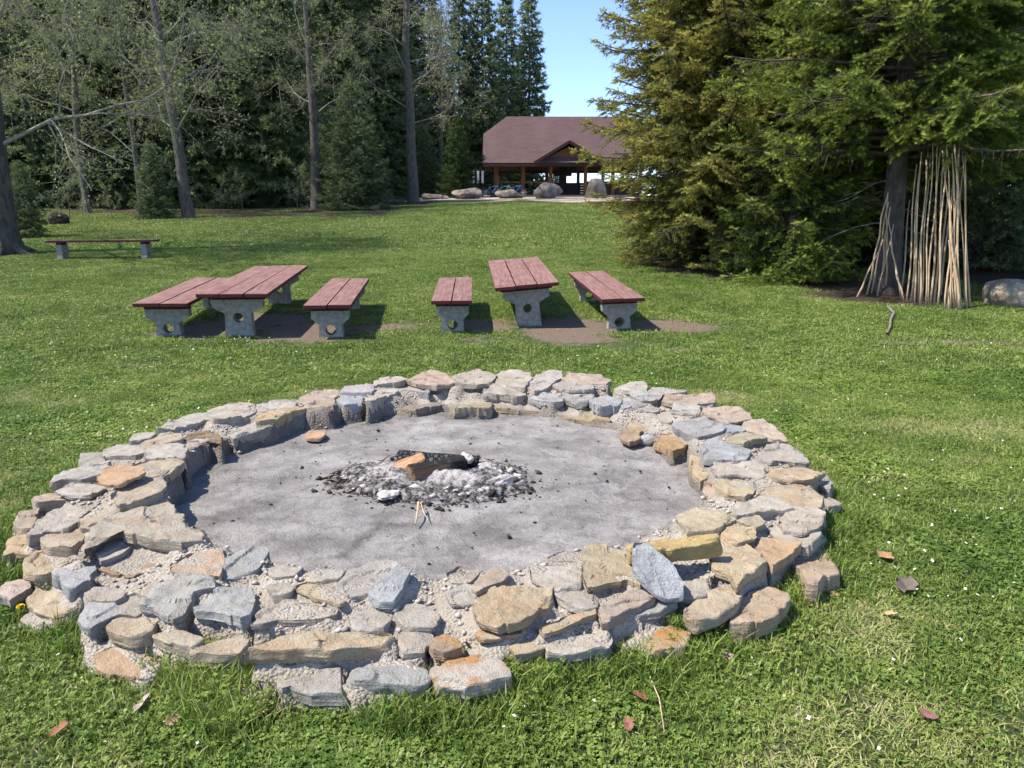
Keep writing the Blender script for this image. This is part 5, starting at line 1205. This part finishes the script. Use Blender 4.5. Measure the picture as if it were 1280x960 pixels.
for s in (-1, 1):
    for xx in (-5.2, -3.22, -1.25, 1.25, 3.22, 5.2):
        MB().box((xx, s*(hy-.95), 1.25+.0), (.24, .24, 2.5), None, .015).build('post', M['timber'], pv)
for xx, sgn in ((-1.25, 1), (1.25, -1), (1.25, 1), (3.22, -1), (3.22, 1), (5.2, -1), (-5.2, -1), (5.2, 1)):
    MB().bar((xx+.1*sgn, -hy+.95, 1.75), (xx+.65*sgn, -hy+.95, 2.42), .1, .12).build('brace', M['timber_dark'], pv)
for a, b in ((-5.08, -3.34), (-3.10, -1.37)):
    MB().box(((a+b)/2, -hy+.95, .98), (b-a, .09, .11)).build('rail', M['timber'], pv)
mb = MB()
for a, b in ((1.37, 3.10), (3.34, 5.08)):
    for q in range(5): mb.box(((a+b)/2, -hy+.95, .14+q*.2), (b-a, .05, .185))
mb.build('low_wall', M['timber_dark'], pv)
mb = MB()
for q in range(6): mb.box((2.0, hy-.95, .12+q*.2), (6.2, .05, .19))
mb.build('low_wall', M['timber_dark'], pv)
MB().box((0, 0, .02), (2*hx-1, 2*hy-1, .1)).build('floor_slab', M['concrete'], pv)
mb = MB(); mb.box((.1, .3, .55), (2.1, 1.1, 1.0)); mb.box((-.15, .45, 3.2), (.55, .55, 4.6)); mb.slab([(-.8, -.1, 1.9), (.5, -.1, 1.9), (.5, 1., 1.9), (-.8, 1., 1.9)], .3); mb.build('grill_hearth', M['black_metal'], pv)
for xx in (-4., -2.2, 3.4):
    MB().box((xx, .6, .76), (.8, 2.6, .07)).box((xx, -.4, .4), (.1, .1, .7)).box((xx, 1.5, .4), (.1, .1, .7)).build('table', M['timber_dark'], pv)
for i, (u, lab) in enumerate([(593.5, 'narrow white board on a post, first from the left beside the pavilion'), (599, 'narrow white board on a post, second from the left beside the pavilion'), (604.5, 'narrow white board on a post, nearest to the pavilion')]):
    x, y, z = at(u, 56.5); t = thing('white_board', lab, 'board', (x, y, z), (0, 0, 0), 'white boards beside the pavilion')
    MB().box((0, .03, .9), (.08, .06, 1.9)).build('post', M['timber_dark'], t); MB().box((0, -.02, 1.42), (.17, .03, .85), None, .005).build('panel', M['white_paint'], t)
def bicycle(lab, loc, rz, lean, mat):
    t = thing('bicycle', lab, 'bicycle', loc, (0, 0, rz), 'bicycles in front of the pavilion')
    rot = Matrix.Rotation(lean, 3, 'X')
    def fin(o): o.rotation_euler = (lean, 0, 0); return o
    for xx in (-.52, .52):
        w = fin(MB().torus((xx, 0, .34), .32, .022, axis='Y').build('wheel', M['rubber'], t)); mb = MB()
        for q in range(8): a = q*math.pi/8; mb.tube((xx-.31*math.cos(a), 0, .34-.31*math.sin(a)), (xx+.31*math.cos(a), 0, .34+.31*math.sin(a)), .003, seg=4)
        mb.build('spokes', M['white_paint'], w)
    mb = MB(); bb, st_, hd = (-.08, 0, .3), (-.22, 0, .82), (.36, 0, .86)
    for a, b in ((bb, st_), (bb, hd), ((-.2, 0, .76), (.34, 0, .82)), (bb, (-.52, 0, .34)), ((-.2, 0, .76), (-.52, 0, .34)), (hd, (.52, 0, .34))): mb.tube(a, b, .02, seg=8)
    fin(mb.build('frame', mat, t)); fin(MB().box((-.23, 0, .9), (.26, .13, .06), None, .02).build('saddle', M['rubber'], t))
    fin(MB().tube((.36, -.3, .98), (.36, .3, .98), .014).tube((.36, 0, .84), (.36, 0, .98), .016).build('handlebar', M['black_metal'], t))
    fin(MB().tube((-.08, -.08, .3), (-.08, .08, .3), .09, seg=14).tube((-.08, .1, .3), (.05, .12, .2), .012).build('pedals', M['black_metal'], t))
bicycle('blue bicycle parked at the left pavilion post', at(616, 55.3), .35, .15, M['bike_blue'])
bicycle('teal bicycle leaning by the middle of the pavilion rail', at(631, 55.5), .15, -.12, M['bike_teal'])
bicycle('dark bicycle parked nearest to the second pavilion post', at(645, 55.2), -.25, .14, M['bike_blue'])

# ------------------------------------------------------------------ light
w = bpy.data.worlds.new('World'); scene.world = w; w.use_nodes = True
nt = w.node_tree; bg = nt.nodes['Background']; sky = nt.nodes.new('ShaderNodeTexSky'); sky.sky_type = 'NISHITA'; sky.sun_disc = False
SUN = Vector((-.53, -.13, .84)).normalized()
sky.sun_elevation = math.asin(SUN.z); sky.sun_rotation = math.atan2(SUN.x, SUN.y); sky.altitude = 2000; sky.air_density = 1.0; sky.dust_density = .05; sky.ozone_density = 4.0
tn = nt.nodes.new('ShaderNodeMix'); tn.data_type = 'RGBA'; tn.blend_type = 'MULTIPLY'; tn.inputs[0].default_value = 1.; tn.inputs[7].default_value = (1.02, .965, 1., 1); nt.links.new(sky.outputs[0], tn.inputs[6]); nt.links.new(tn.outputs[2], bg.inputs[0]); bg.inputs[1].default_value = .15
sd = bpy.data.lights.new('sun', 'SUN'); sd.energy = 4.2; sd.angle = R(.6); sd.color = (1., .935, .82)
so = bpy.data.objects.new('sun', sd); COL.objects.link(so); so.rotation_euler = (-SUN).to_track_quat('-Z', 'Y').to_euler(); so.location = (-20, 10, 40)
scene.view_settings.view_transform = 'Standard'; scene.view_settings.look = 'None'; scene.view_settings.gamma = 1; scene.view_settings.exposure = 1.05
cy = scene.cycles if hasattr(scene, 'cycles') else None
scene.render.engine = 'CYCLES'
scene.cycles.max_bounces = 6; scene.cycles.diffuse_bounces = 3; scene.cycles.glossy_bounces = 2; scene.cycles.transmission_bounces = 4; scene.cycles.use_denoising = True
scene.cycles.use_adaptive_sampling = True; scene.cycles.adaptive_threshold = .02
